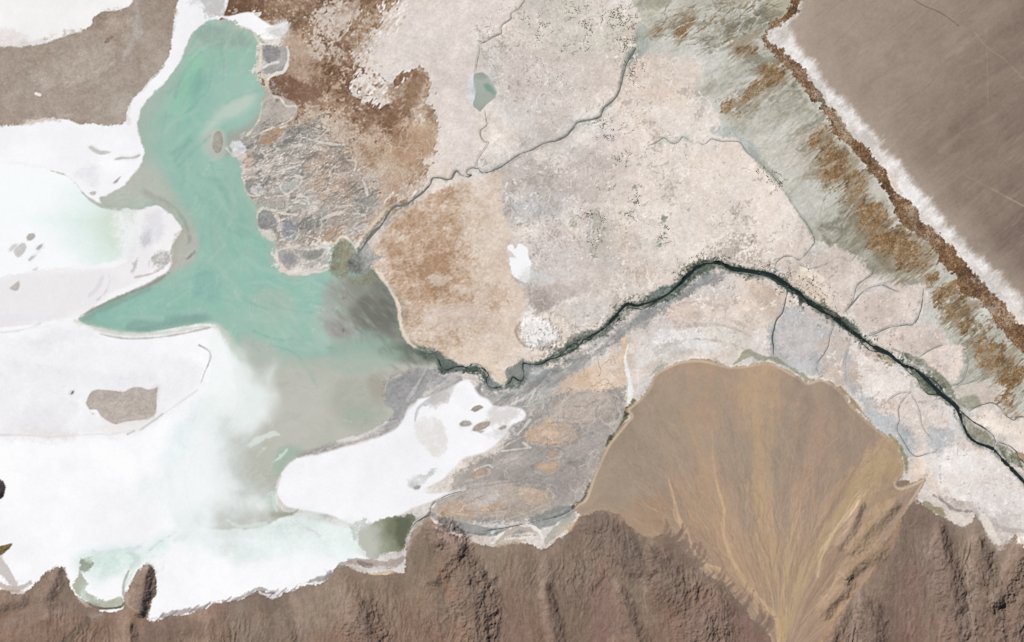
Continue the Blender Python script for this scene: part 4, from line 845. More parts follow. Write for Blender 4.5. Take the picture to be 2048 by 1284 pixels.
# mossy pool at the end of the southern drain
U_BROWNPOOL = unit('pond', 'olive green pond at the foot of the hills below the central salt flat', 'pond', 'thing', mat='water')
win, m, d = poly('712,1070 722,1056 745,1048 768,1042 790,1034 806,1030 826,1032 822,1052 812,1076 806,1098 780,1104 758,1112 738,1116 724,1102 716,1090', 2.5, 3, .9, 790)
put(win, m, ramp(win.n('A', 1, 791, warp=8) + win.n('B', 1, 792) * .3 - (win.X - 765) / 30, (-2, (120, 124, 103)), (-.3, (150, 154, 134)), (.6, (170, 173, 158)), (2, (190, 192, 182))), 1, U_BROWNPOOL)
area('794,1036 812,1032 824,1038 815,1060 806,1090 795,1085 792,1055', (92, 95, 79), 5, 2, .9, 793, .6)
area('704,1056 730,1046 736,1056 716,1066 712,1080 702,1070', (192, 198, 190), 5, 6, .8, 794, .7)
# little green cove between the hills
U_COVE = unit('cove', 'pale green cove with dark margins between two hills at the lower left', 'cove', 'thing', mat='water')
win, m, d = poly('162,1118 180,1112 186,1128 178,1140 164,1140 168,1160 176,1168 168,1180 180,1190 200,1200 215,1206 235,1196 245,1190 246,1212 215,1216 180,1208 165,1196 152,1182 148,1165 158,1145', 2, 2.5, .8, 795)
put(win, m, ramp(win.n('B', 1, 796) + (win.Y - 1165) / 50, (-2, (206, 226, 214)), (0, (178, 182, 166)), (1, (172, 174, 156))), .9, U_COVE)
area('164,1120 174,1130 186,1126 178,1136 164,1138', (150, 156, 140), 2, 2, .8, 797, .8)
for k, (s, wd, c) in enumerate([('160,1196,2 178,1208,4 195,1216,5 215,1217,4 240,1214,5 246,1208,3', 4, (84, 74, 62)), ('246,1190,3 248,1165,4 258,1140,3', 3, (170, 178, 166))]):
    win, m, d = line(s, wd, 1.8, 1, .8, 798 + k); put(win, m, c, .85)

# ---- the dark river's green-black flood plain
U_FLOOD = unit('flood_plain', 'dark green grey reed banks lining the winding black river')
area('832,696 872,703 902,722 924,732 950,726 966,734 976,750 1000,771 1014,768 1012,742 1026,733 1046,722 1072,726 1092,718 1110,704 1132,688 1150,668 1176,661 1196,657 1214,640 1236,614 1250,604 1282,604 1302,588 1318,578 1345,572 1368,552 1382,538 1402,526 1428,521 1446,526 1464,534 1500,538 1545,546 1570,558 1600,582 1640,605 1676,634 1706,652 1726,676 1750,690 1720,680 1690,658 1650,630 1600,602 1570,580 1545,562 1520,554 1490,548 1460,543 1432,538 1408,548 1390,556 1368,575 1345,594 1318,606 1282,618 1252,632 1232,646 1204,676 1166,690 1140,706 1112,722 1086,730 1062,744 1052,764 1030,775 1010,782 985,782 970,770 962,752 940,748 910,744 884,744 874,720 850,712',
     (98, 108, 100), 4, 3, .9, 811, .88, u=U_FLOOD, tex=grain(12, .9, 812, stretch=3, ang=30))
for k, (s, c, op) in enumerate([('874,708 900,722 925,734 908,738 888,740 878,726', (112, 120, 116), .9), ('1016,752 1014,740 1030,734 1046,726 1046,750 1040,762 1028,754', (130, 132, 128), .9), ('974,752 985,760 1000,770 984,776 976,770', (124, 130, 130), .8),
                               ('1330,588 1345,572 1370,560 1358,578 1340,590', (92, 104, 96), .8), ('1290,600 1310,582 1340,575 1330,590 1300,602', (128, 138, 134), .8), ('1285,620 1330,604 1370,578 1400,556 1430,548 1400,572 1350,600 1310,622 1260,650', (154, 160, 160), .75),
                               ('1820,735 1845,755 1880,783 1862,788 1846,776', (122, 128, 112), .9), ('1740,690 1785,700 1830,730 1870,760 1910,800 1900,770 1850,722 1800,700', (140, 142, 126), .9), ('1925,826 1950,848 1980,870 1986,890 1960,884 1936,862', (146, 142, 124), .9),
                               ('1990,884 2015,892 2032,910 2048,925 2050,945 2020,925 2000,905', (122, 124, 104), .9), ('1770,712 1785,716 1790,728 1778,732 1768,722', (156, 140, 104), .85), ('1745,695 1775,706 1765,712 1750,706', (168, 150, 128), .7),
                               ('1910,800 1950,790 1960,812 1935,822 1915,812', (150, 148, 130), .7), ('2030,905 2060,915 2080,940 2060,940', (150, 120, 90), .6),
                               ('1050,728 1090,735 1110,740 1080,755 1056,762', (142, 148, 150), .7), ('1060,745 1085,728 1092,735 1075,750', (190, 190, 188), .6), ('975,768 990,772 986,780 978,776', (190, 190, 188), .5)]):
    area(s, c, 3, 2, .9, 815 + k, op, tex=grain(8, .9, 816, stretch=2, ang=35), u=U_FLOOD if k < 13 else None)
RV = '1915,818 1880,786 1832,740 1775,706 1722,677 1676,641 1620,605 1576,571 1540,549 1490,541 1442,526 1406,530 1379,548 1351,576 1308,602 1256,610 1224,640 1184,670 1136,695 1100,717 1050,735 1020,765 988,777 970,745 922,738 880,725'
for k, (wd, lo_, c, op) in enumerate([(46, 1.0, (128, 126, 106), .6), (32, .5, (84, 90, 76), .75), (22, .2, (50, 58, 52), .8)]):
    win, m, d = line(RV, wd, 7, 5, .9, 845 + k)
    put(win, m * ss(win.X, 1030, 1150) * ss(win.n('E', 1.4, 848 + k, warp=3, wt=2) + .4 * win.n('B', .9, 849), lo_ - .1, lo_ + 1.1), c, op * .8)
for k, s in enumerate(['1225,650 1190,690 1130,720', '1240,660 1200,700 1150,740 1100,770', '1300,630 1260,655 1230,680', '1050,775 1100,750 1150,730', '1005,795 1050,785 1090,760']):
    win, m, d = line(s, 6, 6, 3, .9, 835 + k); put(win, m, (128, 130, 130), .5)

# ---- alluvial fan
U_FAN = unit('alluvial_fan', 'broad tan alluvial fan with radiating orange streaks at the lower right', mat='sand')
U_MTN = unit('mountains', 'brown mountain slopes with gullies and dry washes along the bottom', mat='rock')
# green spring line around the fan
for k, (s, wd, c, op) in enumerate([('1468,728,3 1482,718,10 1497,706,12 1520,714,12 1548,718,12 1575,732,10 1600,748,12 1622,760,8 1645,752,4', 8, (132, 135, 110), .6), ('1680,775,4 1700,795,8 1720,820,8 1740,842,5', 6, (158, 132, 94), .75), ('1780,870,4 1800,895,8 1812,925,10 1812,945,5', 8, (140, 136, 104), .85),
                                   ('1300,752,3 1318,736,9 1335,728,3', 6, (168, 168, 152), .7), ('1268,800,4 1256,825,9 1240,852,5 1222,880,6 1208,905,3', 5, (104, 104, 76), .85), ('1254,815 1252,832', 7, (62, 58, 44), .8), ('1222,872 1214,890', 5, (70, 62, 44), .7), ('1200,930 1180,970 1165,1000 1145,1015', 2.5, (92, 86, 72), .8)]):
    win, m, d = line(s, wd, 2.5, 2, .8, 850 + k); put(win, m, c, op)
FAN = '1150,1012 1170,998 1186,955 1202,918 1216,890 1236,864 1254,842 1262,832 1254,820 1264,810 1286,790 1300,770 1308,750 1330,735 1362,722 1400,719 1430,725 1460,732 1490,731 1520,725 1550,728 1580,744 1600,754 1616,764 1640,757 1660,764 1676,776 1692,792 1702,808 1716,822 1736,842 1752,856 1772,871 1786,886 1796,902 1806,930 1804,948 1792,964 1800,975 1830,965 1852,955 1840,980 1800,1040 1770,1090 1740,1150 1690,1210 1640,1284 1600,1400 1530,1400 1545,1290 1500,1230 1460,1180 1420,1150 1375,1110 1350,1084 1330,1068 1304,1071 1276,1064 1255,1048 1240,1028 1200,1022 1165,1030'
# ---- mountains first
MTN = '-150,1180 0,1180 22,1186 40,1188 58,1178 76,1162 98,1142 116,1133 130,1134 137,1152 140,1176 152,1192 166,1204 180,1214 200,1221 240,1220 248,1206 254,1186 262,1168 272,1148 282,1138 296,1132 308,1140 312,1164 313,1186 306,1202 299,1220 298,1236 312,1241 342,1232 400,1220 430,1206 476,1200 500,1186 522,1180 550,1188 580,1183 602,1172 640,1166 660,1150 676,1135 692,1132 720,1144 750,1149 790,1145 806,1146 810,1116 816,1086 832,1056 852,1036 862,1032 872,1056 902,1070 952,1086 986,1092 1012,1086 1050,1084 1086,1096 1112,1080 1140,1060 1156,1034 1166,1020 1250,1000 1500,1000 1780,960 1825,985 1836,1002 1862,1018 1892,1036 1916,1051 1932,1050 1948,1030 1956,1024 1966,1048 1980,1078 2000,1092 2012,1082 2028,1066 2050,1080 2160,1100 2160,1420 -150,1420'
win, m, d = poly(MTN, 1.8, 2.2, .8, 861, R=110)
X, Y = win.X, win.Y
s1 = win.n('B', 1.0, 862, 5, 92, warp=8, wt=4); s2 = win.n('A', 1.0, 863, 2.6, 95); n3 = win.n('B', 1, 864); s4 = win.n('B', .8, 865, 7, 90, warp=5)
cc = ramp(s1 * .35 + s2 * .5 + n3 * .25 + s4 * .25, (-2, (112, 95, 84)), (-.5, (127, 109, 96)), (.7, (139, 120, 105)), (2, (158, 140, 125)))
red = ss(win.n('A', 1.3, 866, 2.0, 95) + (Y - 1200) / 60, .0, 1.2)
cc = cc + (np.array((3, -3, -4), np.float32)) * (red * .9)[..., None] + (np.array((-4, -1, -2), np.float32)) * ss(win.n('A', 1.1, 867, 2, 95), .3, 1.5)[..., None]
cc += (ss(d, 34, 0) * 10)[..., None] * np.array((1, 1, 1.05), np.float32)
put(win, m, cc, 1, U_MTN)
lift(win, ss(d, -2, 110), 12.0)
def ridges(win, L, seed, st=1.9):
    t = L / 85.
    X = win.X + 5 * look('A', win.X / .5, win.Y / .5, seed + 50); Y = win.Y + 5 * look('A', win.X / .5, win.Y / .5, seed + 51)
    r1 = 1 - np.abs(look('D', X / t, Y / (t * st), seed)) * 1.1
    r2 = 1 - np.abs(look('D', X / t * 2.1, Y / (t * st * .85) * 2.1, seed + 1)) * 1.1
    r3 = 1 - np.abs(look('D', X / t * 4.3, Y / (t * st * .7) * 4.3, seed + 2)) * 1.1
    r1 = np.clip(r1, -.5, 1)
    return L * .115 * (r1 + .5 * np.clip(r2, -.5, 1) * np.clip(.5 + r1, .1, 1.3) + .24 * np.clip(r3, -.5, 1) * np.clip(.5 + r2, .1, 1.3))
rough = np.clip(.17 + .10 * win.n('A', 1.2, 868, 1.6, 90), .08, .6)
rg = ridges(win, 52, 870, 4.5)
hgt[win.sl] += ss(d, 0, 60) * rough * rg + m * (s4 * .06 + s1 * .12)
for k, (s, c, op) in enumerate([('0,1284 20,1230 120,1215 180,1225 175,1284', (148, 124, 110), .55), ('300,1260 420,1225 470,1210 470,1284 300,1284', (122, 107, 97), .45), ('480,1205 600,1180 620,1284 500,1284', (130, 117, 106), .6), ('600,1190 690,1140 700,1180 680,1250 620,1260', (146, 130, 116), .55),
    ('690,1284 760,1255 830,1240 880,1284', (140, 112, 99), .6), ('760,1160 810,1150 850,1250 790,1260', (134, 116, 103), .5), ('955,1100 1080,1100 1070,1200 1040,1284 960,1284', (133, 117, 103), .6), ('980,1200 1050,1180 1060,1284 980,1284', (139, 112, 101), .5), ('1110,1090 1220,1140 1230,1284 1120,1284', (132, 115, 102), .5), ('1200,1150 1240,1190 1250,1284 1190,1284', (142, 112, 101), .55),
    ('1400,1180 1520,1240 1540,1284 1400,1284', (136, 109, 100), .6), ('1170,1030 1240,1035 1290,1080 1320,1130 1260,1110 1200,1070', (112, 99, 91), .5), ('1770,1080 1850,1010 1870,1050 1850,1180 1780,1284 1750,1284 1760,1160', (126, 107, 97), .6), ('1810,1150 1850,1160 1860,1284 1790,1284', (134, 107, 98), .5), ('1925,1060 1945,1050 1945,1284 1925,1284', (150, 134, 122), .5), ('1850,1080 1875,1065 1880,1160 1900,1284 1870,1284 1855,1180', (136, 118, 108), .5), ('2010,1230 2060,1200 2060,1284 2000,1284', (146, 120, 110), .55)]):
    w4, m4, _ = poly(s, 14, 10, .9, 1750 + k, R=60, nz=lambda q: q.n('B', .9, 1751, 3, 92) * .8 + q.n('E', 1.3, 1752, 4, 92) * .5)
    put(w4, m4 * (rid[w4.sl] == U_MTN), np.array(c, np.float32) + (w4.n('B', 1, 1753 + k, 4, 92) * 5)[..., None], op)
mw = (win, m)
# relief: spurs with gullied flanks
def spur(pts, h, seed, gul=1.0, c=None, t=.8, f=8, asym=0):
    """a ridge: polyline with widths; gullies run down both sides"""
    p = np.array(P(pts), float); q = smooth_pts(np.column_stack([p[:, :2], p[:, 2] / 2]), False, 4)
    R = q[:, 2].max() * 1.15 + 4
    win = Win(q[:, 0].min() - R, q[:, 1].min() - R, q[:, 0].max() + R, q[:, 1].max() + R)
    best = np.full(win.shape, 9., np.float32); along = np.zeros(win.shape, np.float32); side = np.zeros(win.shape, np.float32)
    acc = 0.
    for i in range(len(q) - 1):
        a, b = q[i], q[i + 1]; dx, dy = b[0] - a[0], b[1] - a[1]; L = math.hypot(dx, dy)
        tt = np.clip(((win.X - a[0]) * dx + (win.Y - a[1]) * dy) / (dx * dx + dy * dy + 1e-9), 0, 1)
        dd = np.hypot(win.X - a[0] - tt * dx, win.Y - a[1] - tt * dy)
        v = dd / (a[2] + tt * (b[2] - a[2]) + .01)
        k = v < best
        best = np.where(k, v, best); along = np.where(k, acc + tt * L, along)
        side = np.where(k, dd * np.sign((win.X - a[0]) * dy - (win.Y - a[1]) * dx), side)
        acc += L
    n = win.n('B', t, seed, warp=4, wt=2); ww = win.n('A', .6, seed + 3)
    prof = np.clip(1 - best + n * .12, 0, 1)
    g = np.abs(look('D', along / .30 + ww * 14, side / 1.4, seed + 1))
    rg = ridges(win, 30, seed)
    hgt[win.sl] += h * (.6 * ss(prof, 0, 1) + .4 * prof) + gul * (.011 * h + .02) * rg * ss(prof, 0, .4) - gul * h * .06 * np.clip(1 - g * 1.3, 0, 1) * ss(prof, 0, .3) * ss(prof, 1.05, .6)
    if c is not None:
        put(win, ss(prof + n * .08, .02, .5), np.array(c, np.float32) + (n * 3 + np.clip(g, 0, 2) * 4)[..., None], .5)
SP = [('715,1205,50 725,1230,90 735,1270,100 740,1340,110', 15, (120, 101, 92)), ('880,1050,50 905,1090,80 925,1150,110 945,1220,100 960,1330,110', 17, (116, 98, 89)),
      ('920,1100,40 890,1130,50 870,1160,40', 8, None), ('1090,1170,26 1100,1230,46 1118,1330,60', 9, (128, 108, 97)), ('1180,1040,60 1215,1060,70 1250,1110,70 1290,1140,60', 9, (118, 102, 93)),
      ('1300,1100,30 1330,1150,90 1370,1200,110 1400,1250,120 1420,1330,130', 11, (118, 100, 90)), ('1420,1150,50 1440,1200,80 1450,1260,90', 7, (124, 104, 94)), ('1240,1180,30 1260,1240,50 1290,1320,60', 9, (120, 101, 91)),
      ('1710,1180,30 1735,1220,60 1745,1280,70 1750,1340,70', 10, (116, 98, 88)), ('1880,1060,40 1888,1120,70 1900,1180,80 1910,1250,80 1920,1340,90', 13, (120, 101, 92)), ('1960,1085,40 1968,1150,70 1975,1210,80 1985,1330,90', 13, (112, 95, 84)),
      ('2048,1090,40 2030,1130,60 2010,1170,70 1985,1205,50', 15, (118, 100, 88)), ('2075,1100,60 2060,1160,90 2030,1240,90 2020,1340,90', 12, (122, 102, 92)),
      ('296,1138,26 290,1160,46 286,1190,46 280,1222,34', 13, (126, 108, 100)), ('118,1140,34 108,1165,52 95,1190,50', 7, (136, 118, 108)), ('40,1200,40 -20,1210,60 -80,1220,60', 6, (124, 106, 96)), ('260,1250,30 262,1290,40 264,1340,40', 9, (134, 114, 104)),
      ('560,1230,30 580,1270,40 600,1340,50', 4, None), ('420,1240,20 430,1290,30', 3, None)]
for k, (s, h, c) in enumerate(SP):
    spur(s, h, 900 + 5 * k, 1.0, c)
# pale washes and bare fans in the mountains
for k, (s, wd, c, op) in enumerate([
    ('0,1260,10 60,1230,30 130,1212,40 180,1225,30', 30, (140, 120, 108), .6), ('20,1284 70,1240 150,1215', 4, (156, 134, 120), .5), ('10,1250 60,1230 130,1220', 3, (150, 130, 118), .5), ('130,1284,20 165,1255,20 176,1240,6', 16, (104, 92, 80), .6), ('240,1284,16 245,1250,18 250,1225,12', 14, (160, 138, 124), .7), ('180,1232 205,1228', 10, (164, 154, 148), .7),
    ('585,1200,14 595,1230,14 600,1270,6', 12, (158, 138, 124), .6), ('680,1180,12 685,1200,18 675,1230,8', 12, (152, 134, 122), .6), ('672,1215 675,1250', 3, (172, 142, 126), .5), ('430,1225 440,1260', 4, (146, 126, 112), .5),
    ('1090,1110,12 1085,1160,16 1082,1190,14', 12, (150, 132, 120), .7), ('1085,1200,8 1095,1240,8 1105,1284,6', 8, (146, 126, 114), .5), ('880,1150,20 900,1190,16 895,1175,12', 16, (150, 116, 100), .5), ('840,1150 860,1200 885,1250 895,1284', 10, (144, 124, 112), .5),
    ('1230,1160,10 1245,1190,12 1285,1200,6', 8, (154, 136, 124), .6), ('1285,1160,10 1290,1190,10 1292,1220,4', 8, (160, 142, 130), .6), ('1225,1284 1230,1262 1245,1270', 5, (172, 150, 134), .6), ('1020,1140,40 1025,1200,50 1030,1284,60', 40, (134, 112, 100), .4),
    ('1715,1170,10 1715,1200,18 1705,1240,20 1700,1300,20', 14, (152, 132, 124), .6), ('1945,1050,8 1938,1100,14 1932,1150,16 1940,1220,10 1945,1300,10', 10, (158, 138, 126), .7), ('1952,1028 1950,1100 1948,1200', 5, (134, 122, 114), .6), ('2035,1075,10 2020,1110,16 2000,1160,12 1980,1205,6', 12, (150, 132, 120), .7),
    ('1875,1060,10 1865,1080,6 1858,1100,4', 6, (160, 142, 130), .6), ('2045,1220,14 2030,1250,16 2020,1300,16', 14, (150, 124, 114), .6), ('1830,1180 1825,1220 1822,1300', 5, (142, 118, 108), .5), ('1855,1150 1858,1190 1875,1240 1880,1300', 5, (148, 122, 110), .5), ('800,1200,20 820,1240,40 830,1300,60', 40, (138, 114, 102), .5), ('1170,1180,20 1190,1230,30 1200,1300,40', 30, (132, 106, 97), .5), ('1480,1200,40 1510,1250,50 1520,1300,50', 40, (128, 104, 96), .5)]):
    win, m, d = line(s, wd, 6, 4, .8, 950 + k); put(win, m, c, op)
# light foot of the hills and crusts at the salt edge
for k, (s, wd, c, op) in enumerate([
    ('300,1238 345,1228 400,1216 430,1203 476,1197 502,1184 522,1177 550,1184 580,1180 602,1169 640,1163 662,1147 678,1131 700,1124', 4, (150, 140, 138), .7), ('600,1168 630,1160 650,1155 660,1145', 4, (122, 112, 110), .6), ('520,1186 545,1192 560,1186', 7, (236, 234, 238), .8),
    ('700,1122,6 735,1126,10 770,1130,14 800,1122,16 808,1112,8', 12, (172, 158, 150), .85), ('735,1138,6 760,1136,9 785,1134,6', 6, (206, 202, 200), .8), ('740,1148 790,1145 806,1142', 3, (196, 168, 136), .7), ('690,1128 715,1138 735,1144', 3, (198, 186, 178), .7), ('715,1124 740,1130', 5, (110, 98, 94), .5),
    ('808,1140 812,1112 820,1084 836,1054 856,1034', 8, (168, 152, 142), .7), ('862,1036 880,1052 905,1064 955,1072 962,1078', 6, (214, 198, 188), .85), ('866,1046 900,1060 950,1074', 2.5, (108, 92, 84), .7), ('880,1072,8 930,1082,12 955,1088,8', 8, (180, 150, 140), .6),
    ('960,1086,3 986,1090,5 1010,1086,4 1050,1080,3', 4, (190, 176, 156), .7), ('990,1082,6 1010,1066,12 1040,1056,16 1070,1060,14 1080,1075,6', 12, (192, 178, 166), .9), ('985,1085 1000,1070 1025,1054 1055,1050 1078,1062 1085,1075', 4, (236, 232, 226), .85), ('1000,1078 1030,1072 1070,1070', 2, (146, 134, 122), .6),
    ('975,1068,8 990,1062,12 1000,1050,6', 8, (172, 176, 176), .7), ('985,1066 1000,1052 1010,1056', 3, (226, 228, 228), .7), ('1090,1082,14 1110,1064,16 1130,1050,16 1150,1030,10', 14, (176, 172, 160), .85), ('1115,1068,10 1135,1052,10 1148,1040,6', 8, (206, 188, 168), .8), ('1085,1094 1110,1082 1138,1062 1156,1036', 3, (190, 160, 118), .7), ('1152,1010,3 1156,1030,4', 4, (216, 214, 210), .7), ('1060,1040,10 1100,1030,14 1140,1015,6', 10, (134, 136, 130), .7),
    ('-10,1110,22 8,1140,24 30,1168,16', 20, (186, 175, 170), .7), ('0,1170 30,1178 60,1165', 10, (176, 160, 148), .7), ('150,1192 160,1200 175,1212', 5, (200, 190, 180), .6), ('252,1190 256,1210 280,1225', 7, (180, 166, 156), .6), ('285,1215 298,1238', 6, (206, 196, 190), .6), ('268,1150 280,1138 295,1133', 4, (160, 148, 142), .6)]):
    win, m, d = line(s, wd, 2.2, 2, .7, 985 + k); put(win, m, c, op)
for k in range(16):                       # ragged dark fingers at the salt edge
    x = 318 + k * 22 + (k * 37 % 11); y = np.interp(x, [318, 400, 476, 560, 640, 690], [1236, 1216, 1196, 1186, 1164, 1132])
    win, m, d = line([(x - 6, y + 6), (x + 3, y - 2), (x + 9 + k % 4, y - 9)], 2, 1.2, .8, .8, 1020 + k); put(win, m, (140, 130, 126), .6)
# salt margin east of the fan
area('1830,985 1850,958 1880,985 1930,1010 1960,1014 2000,1050 2060,1060 2160,1090 2160,1130 2050,1090 2030,1068 2000,1094 1978,1074 1958,1024 1946,1030 1930,1052 1890,1034 1850,1010', (206, 196, 190), 3, 4, .8, 1040, .9, u=U_PLAIN, tex=grain(10, .8, 1041))
for k, (s, wd, c, op) in enumerate([('1868,990 1890,1005 1912,1020 1945,1022', 7, (140, 126, 120), .7), ('1850,1008 1870,1018 1885,1028', 7, (140, 130, 100), .75), ('1905,1030 1920,1045 1940,1040', 10, (222, 210, 196), .8), ('1966,1034 1980,1060 1998,1086', 12, (226, 218, 206), .85), ('1985,1040 2010,1060 2048,1062', 8, (176, 168, 162), .6), ('1830,1000 1836,980 1852,962', 4, (224, 214, 208), .7), ('1826,990 1840,970 1848,958', 2, (96, 84, 72), .8), ('1950,1022,8 1956,1030,10', 8, (188, 186, 184), .7)]):
    win, m, d = line(s, wd, 2.5, 2, .8, 1045 + k); put(win, m, c, op)

# fan surface
win, m, d = poly(FAN, 2.2, 2.0, .9, 871, R=60)
X, Y = win.X, win.Y
AX, AY = 1562., 1330.
th = np.degrees(np.arctan2(X - AX, AY - Y)); rr = np.hypot(X - AX, Y - AY)
thw = th + win.n('A', 1.2, 872) * 1.2
f1 = look('B', thw * 4.0, rr / 6.0, 873); f2 = look('A', thw * 3.2, rr / 9.0, 874); f3 = look('E', thw * 5.5, rr / 9., 875)
cc = ramp(f1 * .4 + f2 * .75 + f3 * .25, (-2.2, (146, 130, 117)), (-.7, (157, 141, 126)), (.3, (165, 147, 130)), (1.2, (174, 150, 129)), (2.4, (184, 157, 132)))
apex = ss(rr, 560, 150)
cc = cc + (np.array((166, 141, 120), np.float32) + (f1 * 7 + f2 * 6)[..., None] - cc) * (apex * .6)[..., None]
west = ss(th + rr * .02, -20, -32)
cc = cc + (np.array((160, 146, 129), np.float32) + (win.n('A', 1, 876) * 2)[..., None] - cc) * (west * .75)[..., None]
put(win, m, cc, 1, U_FAN)
hf = np.clip(1 - rr / 640, 0, 1)
ms = ss(d, -34, 16) * (Y > 1000) + m * (Y <= 1000)
ms = np.where((Y > 960) & (Y <= 1060), ss(d, -34, 16) * ss(Y, 960, 1060) + m * (1 - ss(Y, 960, 1060)), ms)
hgt[win.sl] = hgt[win.sl] * (1 - ms) + ms * (.5 + 12 * hf ** 1.4 + (f1 * .22 + f2 * .3) * (.4 + hf)) * (lambda q_: q_ + (1 - q_) * np.clip(d / 30, 0.03, 1))(ss(Y, 980, 1080))
col[win.sl] += (m * (rid[win.sl] == U_FAN))[..., None] * np.array((3, 0, -1), np.float32)
rim = ss(np.abs(d - 3), 5, 0) * ss(Y, 1022, 1000)
put(win, rim * m, (206, 186, 160), .8)
def wedge(a0, a1, r0, r1, c, op, fa=1.6):
    w_, = (win,)
    t_ = np.degrees(np.arctan2(w_.X - 1562., 1295. - w_.Y)); q_ = np.hypot(w_.X - 1562., w_.Y - 1295.)
    t_ = t_ + WARP_A * 1.6 + WARP_E * .5 + CURL * (q_ - 300) * .008
    put(w_, FM * ss(t_, a0 - fa, a0 + fa) * ss(t_, a1 + fa, a1 - fa) * ss(q_ + WARP_A * 20, r0 - 40, r0 + 20) * ss(q_ + WARP_A * 20, r1 + 50, r1 - 30) * np.clip(.85 + .25 * WARP_E, .3, 1.1), c, op)
FM = m * (rid[win.sl] == U_FAN); WARP_A = win.n('A', 1.0, 886); WARP_E = look('E', thw * 9, rr / 6., 887); CURL = win.n('A', 1.6, 888)
for a0, a1, r0, r1, c, op in [(-8.2, -3.8, 60, 560, (186, 160, 130), .75), (-3.2, 1.5, 150, 480, (152, 137, 122), .5), (2.0, 7.0, 180, 540, (148, 132, 119), .6), (8, 12, 150, 470, (171, 144, 126), .6), (12.5, 20, 200, 560, (149, 132, 118), .55), (21, 24, 120, 480, (172, 146, 123), .5), (-33, -21, 90, 400, (180, 150, 121), .75), (-21, -17, 200, 520, (175, 151, 126), .55), (-16, -10.5, 180, 460, (149, 135, 121), .6), (-12, -9, 60, 260, (178, 150, 120), .6),
                              (-40, -34, 120, 330, (172, 141, 117), .6), (-30, -24, 330, 540, (166, 147, 128), .4), (24, 29, 250, 560, (150, 131, 116), .5), (-20, 20, 20, 190, (178, 150, 121), .5), (3, 8, 40, 220, (158, 136, 117), .5), (-17, -13, 40, 200, (160, 137, 116), .5)]:
    wedge(a0, a1, r0, r1, c, op)
# lobes and rills on the fan
area('1330,760 1420,745 1470,800 1440,900 1360,960 1270,1000 1200,990 1220,900 1270,830', (161, 146, 130), 40, 12, 1.2, 877, .35)
area('1240,1030 1330,985 1340,1040 1325,1066 1290,1068 1262,1050', (166, 136, 112), 16, 8, 1, 878, .55)
area('1690,990 1730,920 1780,880 1796,905 1802,945 1760,985 1740,1010', (178, 153, 122), 8, 5, 1, 879, .8, tex=grain(4, 1, 880, stretch=5, ang=55))
area('1590,1100 1680,980 1760,900 1740,940 1660,1060 1610,1150', (168, 142, 116), 14, 8, 1, 881, .35, tex=grain(5, 1, 882, stretch=5, ang=62))
area('1440,800 1480,830 1560,830 1560,960 1500,980 1450,900', (152, 140, 126), 30, 10, 1, 883, .3)
area('1508,840 1524,840 1532,1000 1536,1120 1512,1080 1506,960', (184, 158, 126), 8, 4, 1, 884, .75)
